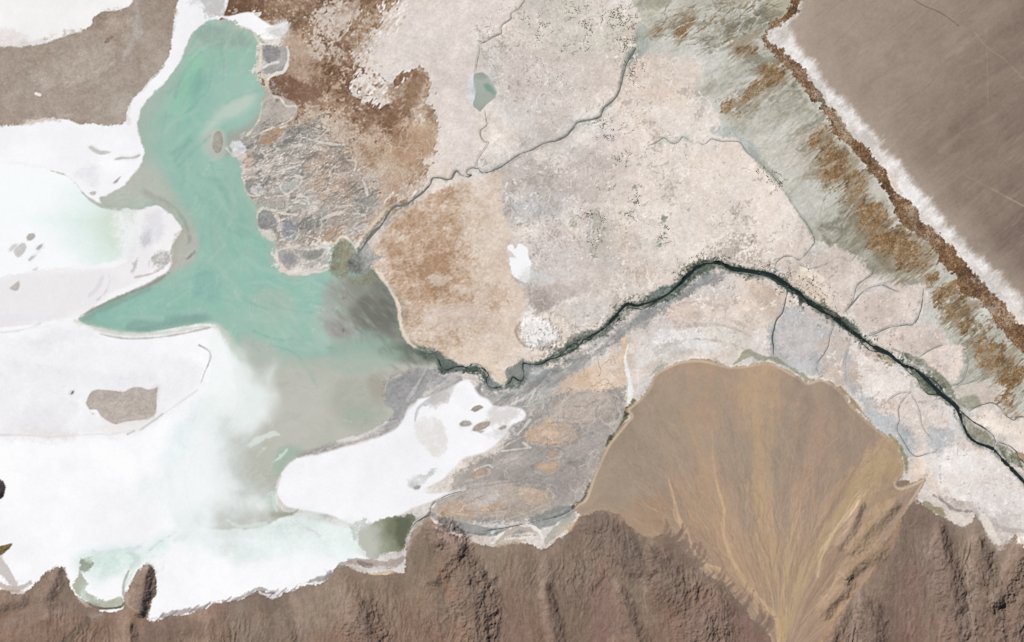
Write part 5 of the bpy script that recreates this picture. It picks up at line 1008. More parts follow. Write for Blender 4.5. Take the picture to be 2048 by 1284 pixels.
for k, (s, wd, c, op) in enumerate([
    ('1432,960,3 1440,990,4 1448,1020,4 1446,1065,5 1455,1095,5 1472,1135,5 1500,1175,5 1530,1210,5 1552,1240,6 1560,1284,8', 5, (200, 171, 138), .8), ('1432,960,2 1426,910,2 1424,860,2', 2, (196, 168, 134), .5), ('1338,960,3 1350,1000,4 1358,1040,5 1375,1065,5 1388,1100,5 1412,1128,5 1440,1165,4', 5, (198, 169, 138), .8), ('1412,1128,4 1440,1138,4', 4, (204, 176, 140), .8), ('1440,1138 1462,1170', 4, (196, 166, 132), .7),
    ('1332,1055,5 1355,1080,6 1375,1110,4', 5, (192, 162, 134), .7), ('1495,960,2 1494,1000,3 1492,1020,3 1508,1060,4 1525,1100,4 1550,1140,4', 3, (192, 166, 132), .7), ('1570,1150,3 1580,1080,4 1595,1020,3', 3, (188, 162, 130), .6), ('1565,1180,4 1600,1060,3 1640,990,2', 3, (190, 164, 132), .6), ('1562,1300,12 1562,1240,14 1566,1190,10 1575,1150,6', 10, (186, 158, 122), .8), ('1556,1240,4 1540,1180,4 1520,1120,3 1500,1070,2', 4, (190, 162, 128), .6),
    ('1568,1290,8 1582,1225,14 1610,1150,24 1650,1080,30 1695,1010,36 1735,955,40 1770,915,34', 12, (180, 156, 125), .85), ('1634,1152,6 1642,1112,7 1662,1072,5 1688,1036,4 1712,1000,3 1730,978,2', 4, (205, 184, 152), .8), ('1615,1110 1640,1055 1680,990', 3, (150, 128, 110), .5), ('1600,1130 1650,1040 1720,920', 4, (150, 128, 110), .45),
    ('1640,1284 1690,1200 1740,1150 1780,1090 1800,1040', 8, (166, 136, 106), .6), ('1700,1110,6 1730,1060,14 1770,1000,20 1800,985,10', 14, (170, 144, 112), .6), ('1480,1000 1470,900 1460,840', 5, (146, 130, 116), .4), ('1550,1010 1555,900 1550,800', 10, (150, 134, 120), .35), ('1620,960 1650,860 1665,800', 5, (150, 134, 120), .4), ('1575,1000 1590,880 1600,800', 6, (168, 144, 124), .4),
    ('1400,930 1390,880 1372,830', 8, (178, 150, 124), .4), ('1425,1000 1405,920 1375,850 1365,800', 5, (180, 152, 124), .45), ('1380,1040 1350,960 1330,920', 10, (172, 146, 122), .4), ('1400,1130 1420,1080 1425,1030', 8, (176, 148, 118), .5), ('1430,720 1440,800 1430,880', 12, (166, 148, 126), .3), ('1530,1230,3 1545,1260,4 1556,1284,4', 3, (200, 171, 138), .7), ('1548,1180,6 1550,1215,8', 6, (150, 140, 134), .5)]):
    win, m, d = line(s, wd, 2.2, 1.5, .9, 1060 + k); put(win, m * np.clip(.85 + .3 * win.n('B', .8, 1061 + k), .3, 1), c, min(.95, op * 1.1))
    if k in (0, 2, 7, 12):                # braided twins beside the main washes
        for q_ in range(3):
            rb = np.random.default_rng(50 + 7 * k + q_); pp = smooth_pts(P(s), False, 12.0); off = np.cumsum(rb.normal(0, 2.2, len(pp))) * .8
            w1, m1, _ = line([(x + o_, y, 1.2 + rb.random() * 1.8) for (x, y, _w), o_ in zip(pp, off)], 2, 1.2); put(w1, m1 * (rid[w1.sl] == U_FAN), c, .6)
fr_ = np.random.default_rng(91)
for q in range(330):
    a = math.radians(fr_.uniform(-46, 43)); r0 = fr_.uniform(60, 380); r1 = r0 + fr_.uniform(60, 260)
    if abs(math.degrees(a)) > 30: r0, r1 = r0 * .8, min(r1, 520)
    pts = []; r_ = r0; k_ = fr_.normal(0, .012)
    while r_ < r1:
        pts.append((1562 + math.sin(a) * r_, 1300 - math.cos(a) * r_, fr_.uniform(.8, 2.2) * (1 + .5 * (r_ < 300))))
        a += k_ * .25 + fr_.normal(0, .010); r_ += 10
    if len(pts) < 4 or pts[-1][1] < 760 or pts[0][1] > 1290: continue
    dark = fr_.random() < .45
    w1, m1, d1 = line(pts, 2, 1.1)
    keep = (rid[w1.sl] == U_FAN)
    put(w1, m1 * keep, (138, 119, 104) if dark else (190, 165, 138), fr_.uniform(.08, .30))
# brown gullies biting into the fan's lower left edge
for q in range(46):
    t_ = fr_.random(); x = np.interp(t_, [0, .25, .6, 1], [1330, 1375, 1460, 1545]); y = np.interp(t_, [0, .25, .6, 1], [1070, 1112, 1182, 1285])
    a = math.radians(fr_.uniform(15, 75)); L_ = fr_.uniform(12, 46)
    w1, m1, d1 = line([(x - 8, y + 8, 7), (x + math.cos(a) * L_ * .5, y - math.sin(a) * L_ * .5, 4), (x + math.cos(a + .2) * L_, y - math.sin(a + .2) * L_, 1)], 4, 2.5, 2, .8, 1700 + q)
    put(w1, m1, (128, 109, 97), .65)
# eroded tan spurs east of the fan
for k, (s, h, c) in enumerate([('1700,1100,30 1735,1060,50 1765,1030,50 1790,1010,30', 6, (160, 137, 112)), ('1690,1150,40 1725,1120,60 1755,1100,50', 8, (146, 125, 101)), ('1650,1220,40 1690,1170,50', 8, (154, 130, 108)), ('1660,1284,40 1690,1220,40', 6, None), ('1720,1010,24 1700,1060,34 1680,1090,30', 6, None)]):
    spur(s, h, 1100 + 5 * k, 1.0, c)

# ---- rock outcrops standing in the salt on the left edge
for k, (s, c, h, lab) in enumerate([('-30,958 2,958 10,966 12,976 8,988 2,997 -30,1000', (92, 82, 80), 9, 'dark grey rock outcrop on the left edge of the white salt'), ('-30,1092 0,1092 12,1090 24,1087 22,1094 12,1104 2,1112 -30,1114', (132, 116, 84), 4, 'low ochre rock spit on the left edge above the foothills')]):
    u = unit('rock_outcrop', lab, 'rock', 'thing', 'rock outcrops in the salt', 'rock')
    win, m, d = poly(s, 1.5, 1.2, .8, 1130 + k, R=24)
    put(win, m, np.array(c, np.float32) + (win.n('B', .8, 1131 + k) * 8)[..., None], 1, u)
    lift(win, ss(d + win.n('B', .8, 1133) * 2, 0, 16), h)

# ---- fine detail of the crusted plain: specks, cracks and rills
PLAINS = '960,50 1050,-20 1240,-40 1275,20 1285,110 1400,120 1420,220 1500,300 1570,380 1630,480 1570,515 1550,540 1430,520 1380,535 1300,588 1200,655 1100,700 1050,690 1050,600 1020,560 1060,500 1010,430 1000,350 1120,270 1160,240 1000,330 960,330 975,240 990,200 985,150'
win, m, d = poly(PLAINS, 8, 4, 1, 1500)
lo = win.n('A', .9, 1501); e = win.n('E', 1.7, 1502, warp=3, wt=2); e2 = win.n('E', 1.1, 1503)
put(win, m * ss(e + lo * .5, 1.1, 2.5), (168, 159, 151), .5)
put(win, m * ss(-e + lo * .3, 1.2, 2.4), (240, 234, 229), .6)
put(win, m * ss(e2 + lo * .5, 2.0, 3.0), (146, 139, 128), .4)
col[win.sl] += (m * ss(win.X, 1080, 1300))[..., None] * np.array((6, 4, 2), np.float32)
sr = np.random.default_rng(77)
def squiggles(n, region, c, op, wd, ln, dirn=None, spread=3.14, wob=.75):
    wr, mr, _ = region
    j, i = np.nonzero(mr > .6)
    for q in range(n):
        a = sr.integers(len(j)); x, y = wr.X[j[a], i[a]], wr.Y[j[a], i[a]]
        th = sr.uniform(0, 6.28) if dirn is None else math.radians(dirn) + sr.normal(0, spread)
        pts = [(x, y, wd * .5)]
        for st_ in range(int(sr.uniform(.4, 1) * ln / 4)):
            th += sr.normal(0, wob); x += 4 * math.cos(th); y -= 4 * math.sin(th)
            pts.append((x, y, wd * sr.uniform(.5, 1.2)))
        if len(pts) < 3: continue
        w1, m1, _ = line(pts, wd, .9)
        put(w1, m1, c, op * sr.uniform(.4, 1))
dn = (win, m * ss(lo + .4 * win.n('B', 1, 1504), .2, .9), d)
squiggles(170, dn, (156, 148, 139), .5, 1.3, 34)
squiggles(240, (win, m, d), (238, 232, 227), .6, 2.0, 36)
squiggles(60, dn, (120, 117, 105), .6, 2.2, 12)
RIGHT = '1430,552 1560,575 1620,620 1700,690 1760,710 1880,805 1920,870 2000,920 2060,985 2060,1060 1980,1040 1850,980 1800,880 1720,790 1640,740 1540,708 1440,700 1330,705 1270,700 1310,620 1390,565'
w3, m3, d3 = poly(RIGHT, 8, 4, 1, 1510)
e = w3.n('E', 1.7, 1512, warp=3, wt=2); lo = w3.n('A', .9, 1511)
put(w3, m3 * ss(e + lo * .4, 1.2, 2.5), (176, 166, 159), .5)
put(w3, m3 * ss(-e, 1.1, 2.4), (241, 236, 232), .6)
squiggles(60, (w3, m3, d3), (172, 164, 158), .45, 1.4, 36)
squiggles(60, (w3, m3, d3), (238, 233, 228), .5, 2.0, 30)
for k, s in enumerate(['1560,520 1620,506 1740,545 1735,580 1690,625 1640,595 1590,570', '1700,620 1740,585 1840,580 1832,640 1755,665', '1750,690 1770,668 1870,655 1885,690 1830,712', '1842,715 1922,692 1925,735 1880,758', '1940,840 2000,828 2060,845 2060,930 2010,880']):
    w3, m3, d3 = poly(s, 6, 4, 1, 1520 + k)
    e = w3.n('E', 1.5, 1525 + k)
    put(w3, m3 * ss(e, 1.0, 2.3), (170, 156, 146), .5); put(w3, m3 * ss(-e, 1.0, 2.3), (238, 228, 218), .6)
w3, m3, d3 = poly('1290,60 1340,10 1440,-10 1560,-20 1550,25 1500,70 1420,105 1360,95', 10, 5, 1, 1533)
squiggles(110, (w3, m3, d3), (112, 106, 88), .42, 2.4, 34, 26, .25, .3)
squiggles(50, (w3, m3, d3), (214, 212, 202), .5, 2.6, 44, 24, .2, .15)
w3, m3, d3 = poly('1420,130 1540,160 1640,250 1700,380 1790,500 1830,560 1760,550 1640,470 1580,380 1500,285 1430,200', 10, 5, 1, 1534)
squiggles(120, (w3, m3, d3), (150, 145, 128), .26, 4.5, 50, 40, .2, .12)
squiggles(80, (w3, m3, d3), (211, 209, 201), .3, 5, 50, 40, .2, .12)
w3, m3, d3 = poly('1860,590 1960,640 2060,780 2060,830 1960,790 1930,700', 10, 5, 1, 1535)
squiggles(60, (w3, m3, d3), (150, 146, 130), .45, 2.2, 44, 38, .2, .1)
# salt veins and dark threads in the grey marsh
w3, m3, d3 = poly('530,250 640,245 700,300 750,360 745,430 700,470 610,500 550,480 520,440 500,370 500,310', 10, 5, 1, 1530)
squiggles(150, (w3, m3, d3), (220, 213, 206), .5, 1.7, 40, 27, .3, .4)
squiggles(130, (w3, m3, d3), (124, 121, 117), .5, 2.2, 34, 27, .25, .3)
w3, m3, d3 = poly('640,245 760,260 860,300 840,360 760,420 700,340', 10, 5, 1, 1531)
squiggles(60, (w3, m3, d3), (214, 200, 188), .6, 1.8, 46, 28, .4)
# light rills on the flats south of the dark river
w3, m3, d3 = poly('900,760 1000,800 1100,750 1230,690 1250,780 1200,900 1150,990 1000,1040 880,1030 950,930 1040,850', 10, 5, 1, 1532)
squiggles(80, (w3, m3, d3), (205, 196, 188), .5, 2.0, 50, 35, .45)
squiggles(60, (w3, m3, d3), (140, 134, 130), .45, 2.2, 44, 35, .45)
# general fine relief of colour on every dry unit
amp = np.zeros(len(UNITS) + 1, np.float32)
for k, u in enumerate(UNITS):
    amp[k] = {'soil': 4.2, 'sand': 1.8, 'rock': 3.6}.get(u[5], .5)
e = FULL.n('E', 1.15, 1540); b = FULL.n('B', .8, 1541)
col += (amp[rid] * (e * .7 + b * .35 + FULL.n('E', .75, 1542) * .6))[..., None]
def blur(a, r):
    for ax in (0, 1):
        c = np.cumsum(np.concatenate([np.repeat(np.take(a, [0], ax), r + 1, ax), a, np.repeat(np.take(a, [-1], ax), r, ax)], ax), ax, dtype=np.float64)
        n_ = a.shape[ax]
        a = ((np.take(c, range(2 * r + 1, n_ + 2 * r + 1), ax) - np.take(c, range(0, n_), ax)) / (2 * r + 1)).astype(np.float32)
    return a
crisp = np.array([{'soil': .8, 'rock': .6, 'sand': .5}.get(u[5], .35) for u in UNITS] + [0.], np.float32)[rid]     # crisper joints between grains and crusts
for ch in range(3):
    col[..., ch] += crisp * (col[..., ch] - blur(blur(col[..., ch], 1), 1))
np.clip(col, 0, 253, out=col)

w3, m3, d3 = poly('0,1220 120,1215 320,1250 480,1215 680,1150 820,1130 900,1085 1080,1105 1180,1050 1300,1090 1400,1150 1520,1260 1520,1284 0,1284', 10, 0)
squiggles(150, (w3, m3, d3), (112, 94, 83), .34, 3.2, 80, -88, .12, .1); squiggles(130, (w3, m3, d3), (154, 135, 119), .36, 3.0, 80, -88, .12, .1)
w3, m3, d3 = poly('1650,1284 1760,1130 1850,1020 1920,1060 2000,1100 2060,1090 2060,1284', 10, 0)
squiggles(70, (w3, m3, d3), (108, 91, 81), .36, 3.2, 80, -97, .12, .1); squiggles(70, (w3, m3, d3), (156, 136, 121), .38, 3.0, 80, -97, .12, .1)
w3, m3, d3 = poly('1620,20 2040,0 2040,520 1900,400 1750,230', 10, 0)
squiggles(70, (w3, m3, d3), (170, 154, 141), .3, 1.4, 110, 40, .08, .04)
squiggles(60, (w3, m3, d3), (126, 110, 100), .3, 1.8, 110, 40, .08, .04)
# flatten open water and salt
isw = np.array([u[5] == 'water' for u in UNITS] + [False])[rid].astype(np.float32)
iss = np.array([u[5] in ('salt', 'brine') for u in UNITS] + [False])[rid]
hgt[iss] *= .15
bw = blur(blur(isw, 3), 3).astype(np.float32)
hgt += (-.10 - hgt) * np.where(isw > 0, 1, bw * .8) * np.clip(bw * 1.5, 0, 1)
# ---- streams: damp margins and a shallow groove on the ground, ribbons of water are laid in below
STREAMS = [
    ('river', 'black main river winding from the right edge to the lake', 1, (34, 44, 42), 1.0,
     '2110,1030,9 2050,966,9 2040,955,9 2025,940,8 2005,920,8 1985,898,8 1955,886,7 1937,872,7 1927,850,7 1921,832,8 1915,818,9 1905,806,9 1880,786,9 1856,762,8 1832,740,8 1805,730,8 1775,706,8 1745,692,9 1722,677,9 1700,660,10 1676,641,10 1648,622,11 1620,605,11 1598,586,11 1576,571,11 1556,557,12 1540,549,12 1518,545,11 1490,541,10 1462,536,9 1442,526,10 1426,526,8 1406,530,8 1391,536,8 1379,548,8 1366,562,7 1351,576,6 1336,588,5 1322,596,5 1308,602,5 1291,607,6 1274,611,7 1256,608,7 1246,615,7 1236,626,7 1224,640,8 1212,652,6 1200,661,5 1184,670,4 1176,676,3 1164,676,3 1152,686,4 1136,695,4 1116,712,5 1100,717,5 1082,727,4 1070,729,3 1056,728,2.6 1047,727,2.6 1046,737,2.8 1048,750,3.2 1043,762,3 1034,759,2.6 1026,754,2.6 1020,765,3 1006,773,3.4 988,777,3.4 976,772,3.4 972,760,3 977,750,3.4 970,741,3 956,735,2.6 942,737,2.6 922,733,3 906,736,3 892,740,2.6 882,732,2.6 877,718,2.6 873,709,3 860,706,3 846,705,2'),
    ('stream', 'dark side channel looping round the upper reed island of the main river', 0, (50, 60, 54), .8, '1808,734,3 1822,748,4 1836,758,3 1842,774,3 1856,788,4 1872,789,3 1886,786,3'),
    ('stream', 'dark side channel looping round the lower reed island of the main river', 0, (52, 58, 50), .8, '1917,817,3 1934,834,4 1950,846,3 1968,856,4 1983,868,4 1990,880,3 1988,894,3'),
    ('stream', 'dark side channel leaving the main river at the right edge', 0, (60, 66, 56), .8, '1990,882,3 2012,888,3 2030,900,3 2036,914,3 2048,926,5 2070,950,5'),
    ('stream', 'thin braid of the main river just before the lake', 0, (60, 74, 70), .7, '970,740,2 958,728,2.5 944,728,2 932,736,2 936,746,2 950,747,2 966,744,2'),
    ('stream', 'thin side braid of the main river above its sharpest bend', 0, (58, 68, 62), .7, '1325,594,2 1328,580,2.5 1338,574,2 1348,576,2'),
    ('river', 'grey upper river crossing the pale plain to the lake delta', 1, (112, 112, 106), .8,
     '1272,96,6 1262,112,7 1252,130,6 1244,158,6 1236,186,5 1224,203,5 1208,217,4 1200,234,5 1180,240,5 1156,245,4.5 1146,257,4.5 1131,272,5 1115,280,4.5 1086,288,4.5 1065,300,4 1041,308,4 1021,321,4 1001,335,4 981,342,4 966,345,3.5 956,338,4 944,336,4 934,342,4 935,349,5 943,350,4 936,354,4 922,350,4 914,342,4 908,348,6 904,356,5 896,360,4 881,357,4 866,357,4 861,369,5 850,381,5 831,396,5 811,410,5 790,413,6 776,426,7 764,446,7 750,461,9 736,476,9 727,490,8 720,502,5'),
    ('stream', 'thin grey stream from the top edge into the small pond', 0, (150, 142, 134), .8, '1060,-60,3 1049,0,3 1044,9,3 1037,18,3 1023,27,3 1022,38,3 1003,52,3 1002,66,4 986,74,4 970,84,4 960,88,3.5 958,106,3 953,130,3 950,152,3'),
    ('stream', 'thin grey stream leaving the small pond to the upper river', 0, (160, 152, 144), .8, '970,222,2.4 973,240,2.4 974,251,2.4 962,262,2.4 963,275,2.4 970,284,2.4 977,285,2.4 967,301,2.4 955,318,2.4 953,338,2.4'),
    ('stream', 'wavy grey stream along the top of the middle plain', 0, (150, 154, 148), .75, '1298,292,2.2 1315,284,2.2 1328,276,3 1336,282,2.4 1346,287,2.4 1358,284,2.2 1366,275,3 1376,280,2.4 1388,289,2.2 1396,284,2 1404,289,2.2 1414,286,2.2 1424,278,2.6 1440,282,2.6 1462,282,3 1480,285,3 1488,296,3.4 1498,308,3.4 1512,318,2.6'),
    ('stream', 'grey green stream along the left rim of the marsh belt to the main river', 0, (122, 124, 116), .8, '1512,318,2 1540,345,2.4 1564,375,2.6 1577,396,3 1601,431,3.2 1616,451,3.2 1629,476,3.2 1627,490,3 1614,506,3 1600,520,2.6 1580,513,2.6 1566,515,2.8 1553,526,3 1551,540,3'),
    ('stream', 'faint marsh rill, top of the streams entering the main river from the right', 0, (130, 134, 126), .7, '1601,531,2 1622,537,2.4 1650,530,2.4 1676,516,2.4 1688,516,2 1700,524,2.2 1716,506,2.2 1726,494,2'),
    ('stream', 'forked marsh rill left branch entering the main river', 0, (128, 130, 126), .7, '1690,622,2.4 1706,598,2.4 1714,572,2.6 1728,560,2.6 1740,552,2.6 1748,540,2.2'),
    ('stream', 'forked marsh rill right branch entering the main river', 0, (112, 116, 114), .75, '1690,624,3 1706,606,3.6 1722,588,3.4 1740,576,3 1764,570,3 1782,578,2.4 1798,584,2'),
    ('stream', 'dark marsh rill reaching up to the ochre patches', 0, (112, 116, 112), .75, '1738,672,3.4 1756,664,3.8 1780,654,3.8 1806,650,4 1828,647,3.4 1842,620,2.8 1846,596,2.6 1848,578,2'),
    ('stream', 'short marsh rill below two pale flats, joining the main river', 0, (128, 130, 122), .7, '1838,716,2.4 1858,702,2.6 1880,692,2.6 1896,690,2'),
    ('stream', 'grey marsh rill bending round a pale flat near the right edge', 0, (146, 152, 148), .7, '1904,772,2.4 1922,764,3 1932,746,3 1936,720,3 1928,700,2.4'),
    ('stream', 'grey marsh rill with two bends below the long orange patch', 0, (146, 150, 146), .7, '1905,770,2.4 1930,768,2.6 1960,756,2.4 1975,738,2'),
    ('stream', 'thin dark stream in the lower right running to the right edge', 0, (92, 92, 84), .8, '1940,822,2.6 1952,814,2.6 1968,808,3 1986,806,2.6 2002,816,2.4 2010,828,2.4 2028,840,2.6 2036,834,2.4 2060,836,2.6'),
    ('stream', 'dark straight stream running down from the main river toward the fan top', 0, (84, 92, 96), .85, '1574,584,2.2 1571,602,2.4 1565,624,2.4 1553,640,3 1548,660,3.4 1545,680,4 1547,694,3 1546,712,2.4'),
    ('stream', 'grey stream beside the bluish flat above the green spring line', 0, (136, 138, 140), .75, '1670,646,2.2 1660,672,2.4 1657,690,2.4 1648,708,2.6 1636,724,3 1634,738,3 1640,748,2.4'),
    ('stream', 'pale grey stream parallel to the fan edge right of the bluish flat', 0, (160, 162, 162), .75, '1702,672,2 1696,700,2.4 1690,725,2.4 1692,750,2.6 1694,770,3'),
    ('stream', 'short dark creek forking into the pale crust left of the reed island', 0, (130, 122, 118), .75, '1776,802,2.4 1788,792,2.4 1800,786,2.4 1821,783,2.4 1823,764,2'),
    ('stream', 'grey creek falling from the fork toward the fan tip', 0, (130, 132, 132), .8, '1821,785,2.2 1806,800,2.6 1797,818,3 1799,842,3 1794,858,3 1806,880,3 1822,906,3 1834,913,3 1852,908,2.6 1870,903,2.6 1882,890,2.4'),
    ('stream', 'thin creek on the right of the pale crust, falling to the small grey pool', 0, (172, 164, 158), .7, '1822,786,2 1833,806,2 1841,830,2 1843,846,2 1850,862,2 1866,880,2'),
    ('stream', 'green black drain between the brown flat and the hills', 0, (96, 92, 80), .8, '1166,1000,2 1150,1014,2 1120,1032,2.4 1060,1046,2.4 1010,1056,3 960,1064,2.4'),
    ('stream', 'dark drain round the tip of the orange oval into the olive pond', 0, (92, 92, 82), .85, '940,977,2 900,988,2.4 872,1002,2.6 861,1014,3 858,1028,4 846,1036,5 832,1044,6 822,1056,6'),
]
# braids that leave and rejoin the black river
br_ = np.random.default_rng(3)
mainq = smooth_pts(P(STREAMS[0][5]), False, 6.0)
for q, (a0, a1, lab) in enumerate([(.30, .36, 'black river braid on the bend right of the reed island'), (.36, .43, 'black river braid near the grey green stream mouth'), (.43, .51, 'black river braid on the top of the bend'), (.53, .61, 'black river braid left of the top of the bend'), (.63, .71, 'black river braid above the blue grey mud'), (.20, .27, 'black river braid beside the upper reed island'), (.72, .80, 'black river braid above the chalk mound bank')]):
    seg = mainq[int(a0 * len(mainq)):int(a1 * len(mainq))]
    tg = np.gradient(seg[:, :2], axis=0); tg /= np.linalg.norm(tg, axis=1)[:, None] + 1e-9
    nr = np.stack([-tg[:, 1], tg[:, 0]], 1); n_ = len(seg); sgn = 1 if q % 2 else -1
    off = np.sin(np.linspace(0, math.pi, n_)) * (8 + 3 * look('B', np.arange(n_) * 6., np.full(n_, 40. * q), 1400))
    pts = seg[:, :2] + nr * (sgn * off)[:, None]
    STREAMS.append(('stream', lab, 0, (52, 60, 55), .8, ' '.join('%.1f,%.1f,%.1f' % (x, y, 3.0 + br_.uniform(-1, 1.4)) for x, y in pts)))
for k, (nm, lab, big, c, op, s) in enumerate(STREAMS):
    p = P(s)
    win, m, d = line([(x, y, wd + (5 if big else 2.5)) for x, y, wd in p], 3, 2.0 if not big else 3.0, 1.2, .8, 1200 + k)
    bank = np.array(c, np.float32) * .55 + np.array((150, 150, 142), np.float32) * .45
    put(win, m * np.clip(.7 + .4 * win.n('E', 1.3, 1201), .1, 1), bank, (.55 if k == 0 else .4) if big else .3)
    win, m, d = line([(x, y, wd) for x, y, wd in p], 3, 1.2, .6, .8, 1230 + k)
    hh = hgt[win.sl]; hh[:] = hh + (-.75 - hh) * m

# ------------------------------------------------------------------ turn the survey into ground meshes, one per land unit
LIGHT = np.array((1.129, 1.129, 1.156), np.float32)       # what a level white sheet returns under this sun and sky
def albedo(c):
    c = np.clip(np.asarray(c, np.float32), 0, 255) / 255
    lin = np.where(c <= .04045, c / 12.92, ((c + .055) / 1.055) ** 2.4)
    return np.clip(lin / LIGHT, 0.004, .9)

def wx(x): return (np.asarray(x) - MW / 2) * U
def wy(y): return (MH / 2 - np.asarray(y)) * U

def mat(name, rough=.95, spec=.1, attr='albedo', grain_scale=2.2, grain_amt=.12, bump=.0, bump_scale=3.0, base=None, kind='noise'):
    m = bpy.data.materials.new(name); m.use_nodes = True
    nt = m.node_tree; b = nt.nodes['Principled BSDF']
    b.inputs['Roughness'].default_value = rough
    b.inputs['Specular IOR Level'].default_value = spec
    geo = nt.nodes.new('ShaderNodeNewGeometry')
    if base is None:
        a = nt.nodes.new('ShaderNodeAttribute'); a.attribute_name = attr; src = a.outputs['Color']
    else:
        a = nt.nodes.new('ShaderNodeRGB'); a.outputs[0].default_value = (*base, 1); src = a.outputs[0]
    n = nt.nodes.new('ShaderNodeTexNoise'); n.inputs['Scale'].default_value = grain_scale; n.inputs['Detail'].default_value = 4; n.inputs['Roughness'].default_value = .65
    nt.links.new(geo.outputs['Position'], n.inputs['Vector'])
    mr = nt.nodes.new('ShaderNodeMapRange'); mr.inputs['From Min'].default_value = .25; mr.inputs['From Max'].default_value = .75
    mr.inputs['To Min'].default_value = 1 - grain_amt; mr.inputs['To Max'].default_value = 1 + grain_amt
    nt.links.new(n.outputs['Fac'], mr.inputs['Value'])
    mx = nt.nodes.new('ShaderNodeVectorMath'); mx.operation = 'SCALE'
    nt.links.new(src, mx.inputs[0]); nt.links.new(mr.outputs['Result'], mx.inputs['Scale'])
    nt.links.new(mx.outputs['Vector'], b.inputs['Base Color'])
    if bump:
        t = nt.nodes.new('ShaderNodeTexNoise') if kind == 'noise' else nt.nodes.new('ShaderNodeTexVoronoi')
        t.inputs['Scale'].default_value = bump_scale
        if kind == 'noise': t.inputs['Detail'].default_value = 5; t.inputs['Roughness'].default_value = .6; o = t.outputs['Fac']
        else: t.feature = 'DISTANCE_TO_EDGE'; o = t.outputs['Distance']
        nt.links.new(geo.outputs['Position'], t.inputs['Vector'])
        bp = nt.nodes.new('ShaderNodeBump'); bp.inputs['Strength'].default_value = bump; bp.inputs['Distance'].default_value = .12
        nt.links.new(o, bp.inputs['Height']); nt.links.new(bp.outputs['Normal'], b.inputs['Normal'])
    return m
MAT = {'soil': mat('crusted_soil', .95, .1, grain_amt=.05, bump=.10, bump_scale=2.5),
       'sand': mat('desert_sand', .95, .1, grain_amt=.03, bump=.06, bump_scale=2.0),
       'rock': mat('mountain_rock', .95, .1, grain_amt=.05, bump=.15, bump_scale=1.6),
       'salt': mat('salt_crust', .8, .1, grain_amt=.012, bump=.06, bump_scale=1.2, kind='voronoi'),
       'brine': mat('brine_film', .35, .12, grain_amt=.015),
       'water': mat('lake_water', .22, .15, grain_amt=.015)}
MAT['stream'] = mat('stream_water', .25, .2, attr='albedo', grain_scale=1.5, grain_amt=.25)

alb = albedo(col)
def add_mesh(name, verts, faces, colors, material, smooth=True):
    me = bpy.data.meshes.new(name)
    nf, fs = faces.shape
    me.vertices.add(len(verts)); me.vertices.foreach_set('co', np.ascontiguousarray(verts, np.float32).ravel())
    me.loops.add(nf * fs); me.loops.foreach_set('vertex_index', np.ascontiguousarray(faces, np.int32).ravel())
    me.polygons.add(nf); me.polygons.foreach_set('loop_start', np.arange(0, nf * fs, fs, dtype=np.int32)); me.polygons.foreach_set('loop_total', np.full(nf, fs, np.int32))
    if smooth: me.polygons.foreach_set('use_smooth', np.ones(nf, bool))
    if colors is not None:
        at = me.color_attributes.new('albedo', 'FLOAT_COLOR', 'POINT')
        c4 = np.ones((len(verts), 4), np.float32); c4[:, :3] = colors
        at.data.foreach_set('color', c4.ravel())
    me.update(calc_edges=True)
    me.materials.append(material)
    o = bpy.data.objects.new(name, me)
    scene.collection.objects.link(o)
    return o

def tag(o, label=None, category=None, kind=None, group=None):
    if label: o['label'] = label
    if category: o['category'] = category
    if kind and kind != 'thing': o['kind'] = kind
    if group: o['group'] = group

VX, VY = np.meshgrid(wx(gx), wy(gy))
V = np.stack([VX, VY, hgt * U], -1).reshape(-1, 3).astype(np.float32)
A = alb.reshape(-1, 3)
J, I = np.meshgrid(np.arange(NY - 1), np.arange(NX - 1), indexing='ij')
v00 = (J * NX + I).ravel()
F = np.stack([v00 + NX, v00 + NX + 1, v00 + 1, v00], 1)
fr = rid[:-1, :-1].ravel()
CATS = {'plain': 'plain', 'peat_plain': 'plain', 'salt_marsh': 'marsh', 'silt_plain': 'plain', 'wetland': 'marsh', 'salt_crust': 'salt', 'desert_plain': 'desert', 'peat_bank': 'bank', 'mud_flat': 'mud flat', 'brown_flat': 'mud flat',
        'salt_flat': 'salt flat', 'brine_pool': 'brine', 'lagoon': 'lagoon', 'lake': 'lake', 'bay': 'bay', 'delta': 'delta', 'flood_plain': 'flood plain', 'alluvial_fan': 'alluvial fan', 'mountains': 'mountains'}
for k, (nm, lab, cat, kind, grp, mt) in enumerate(UNITS):
    f = F[fr == k]
    if not len(f): print('empty unit', nm, lab); continue
    used, inv = np.unique(f, return_inverse=True)
    o = add_mesh(nm, V[used], inv.reshape(-1, 4), A[used], MAT[mt])
    tag(o, lab, cat or CATS.get(nm), kind, grp)

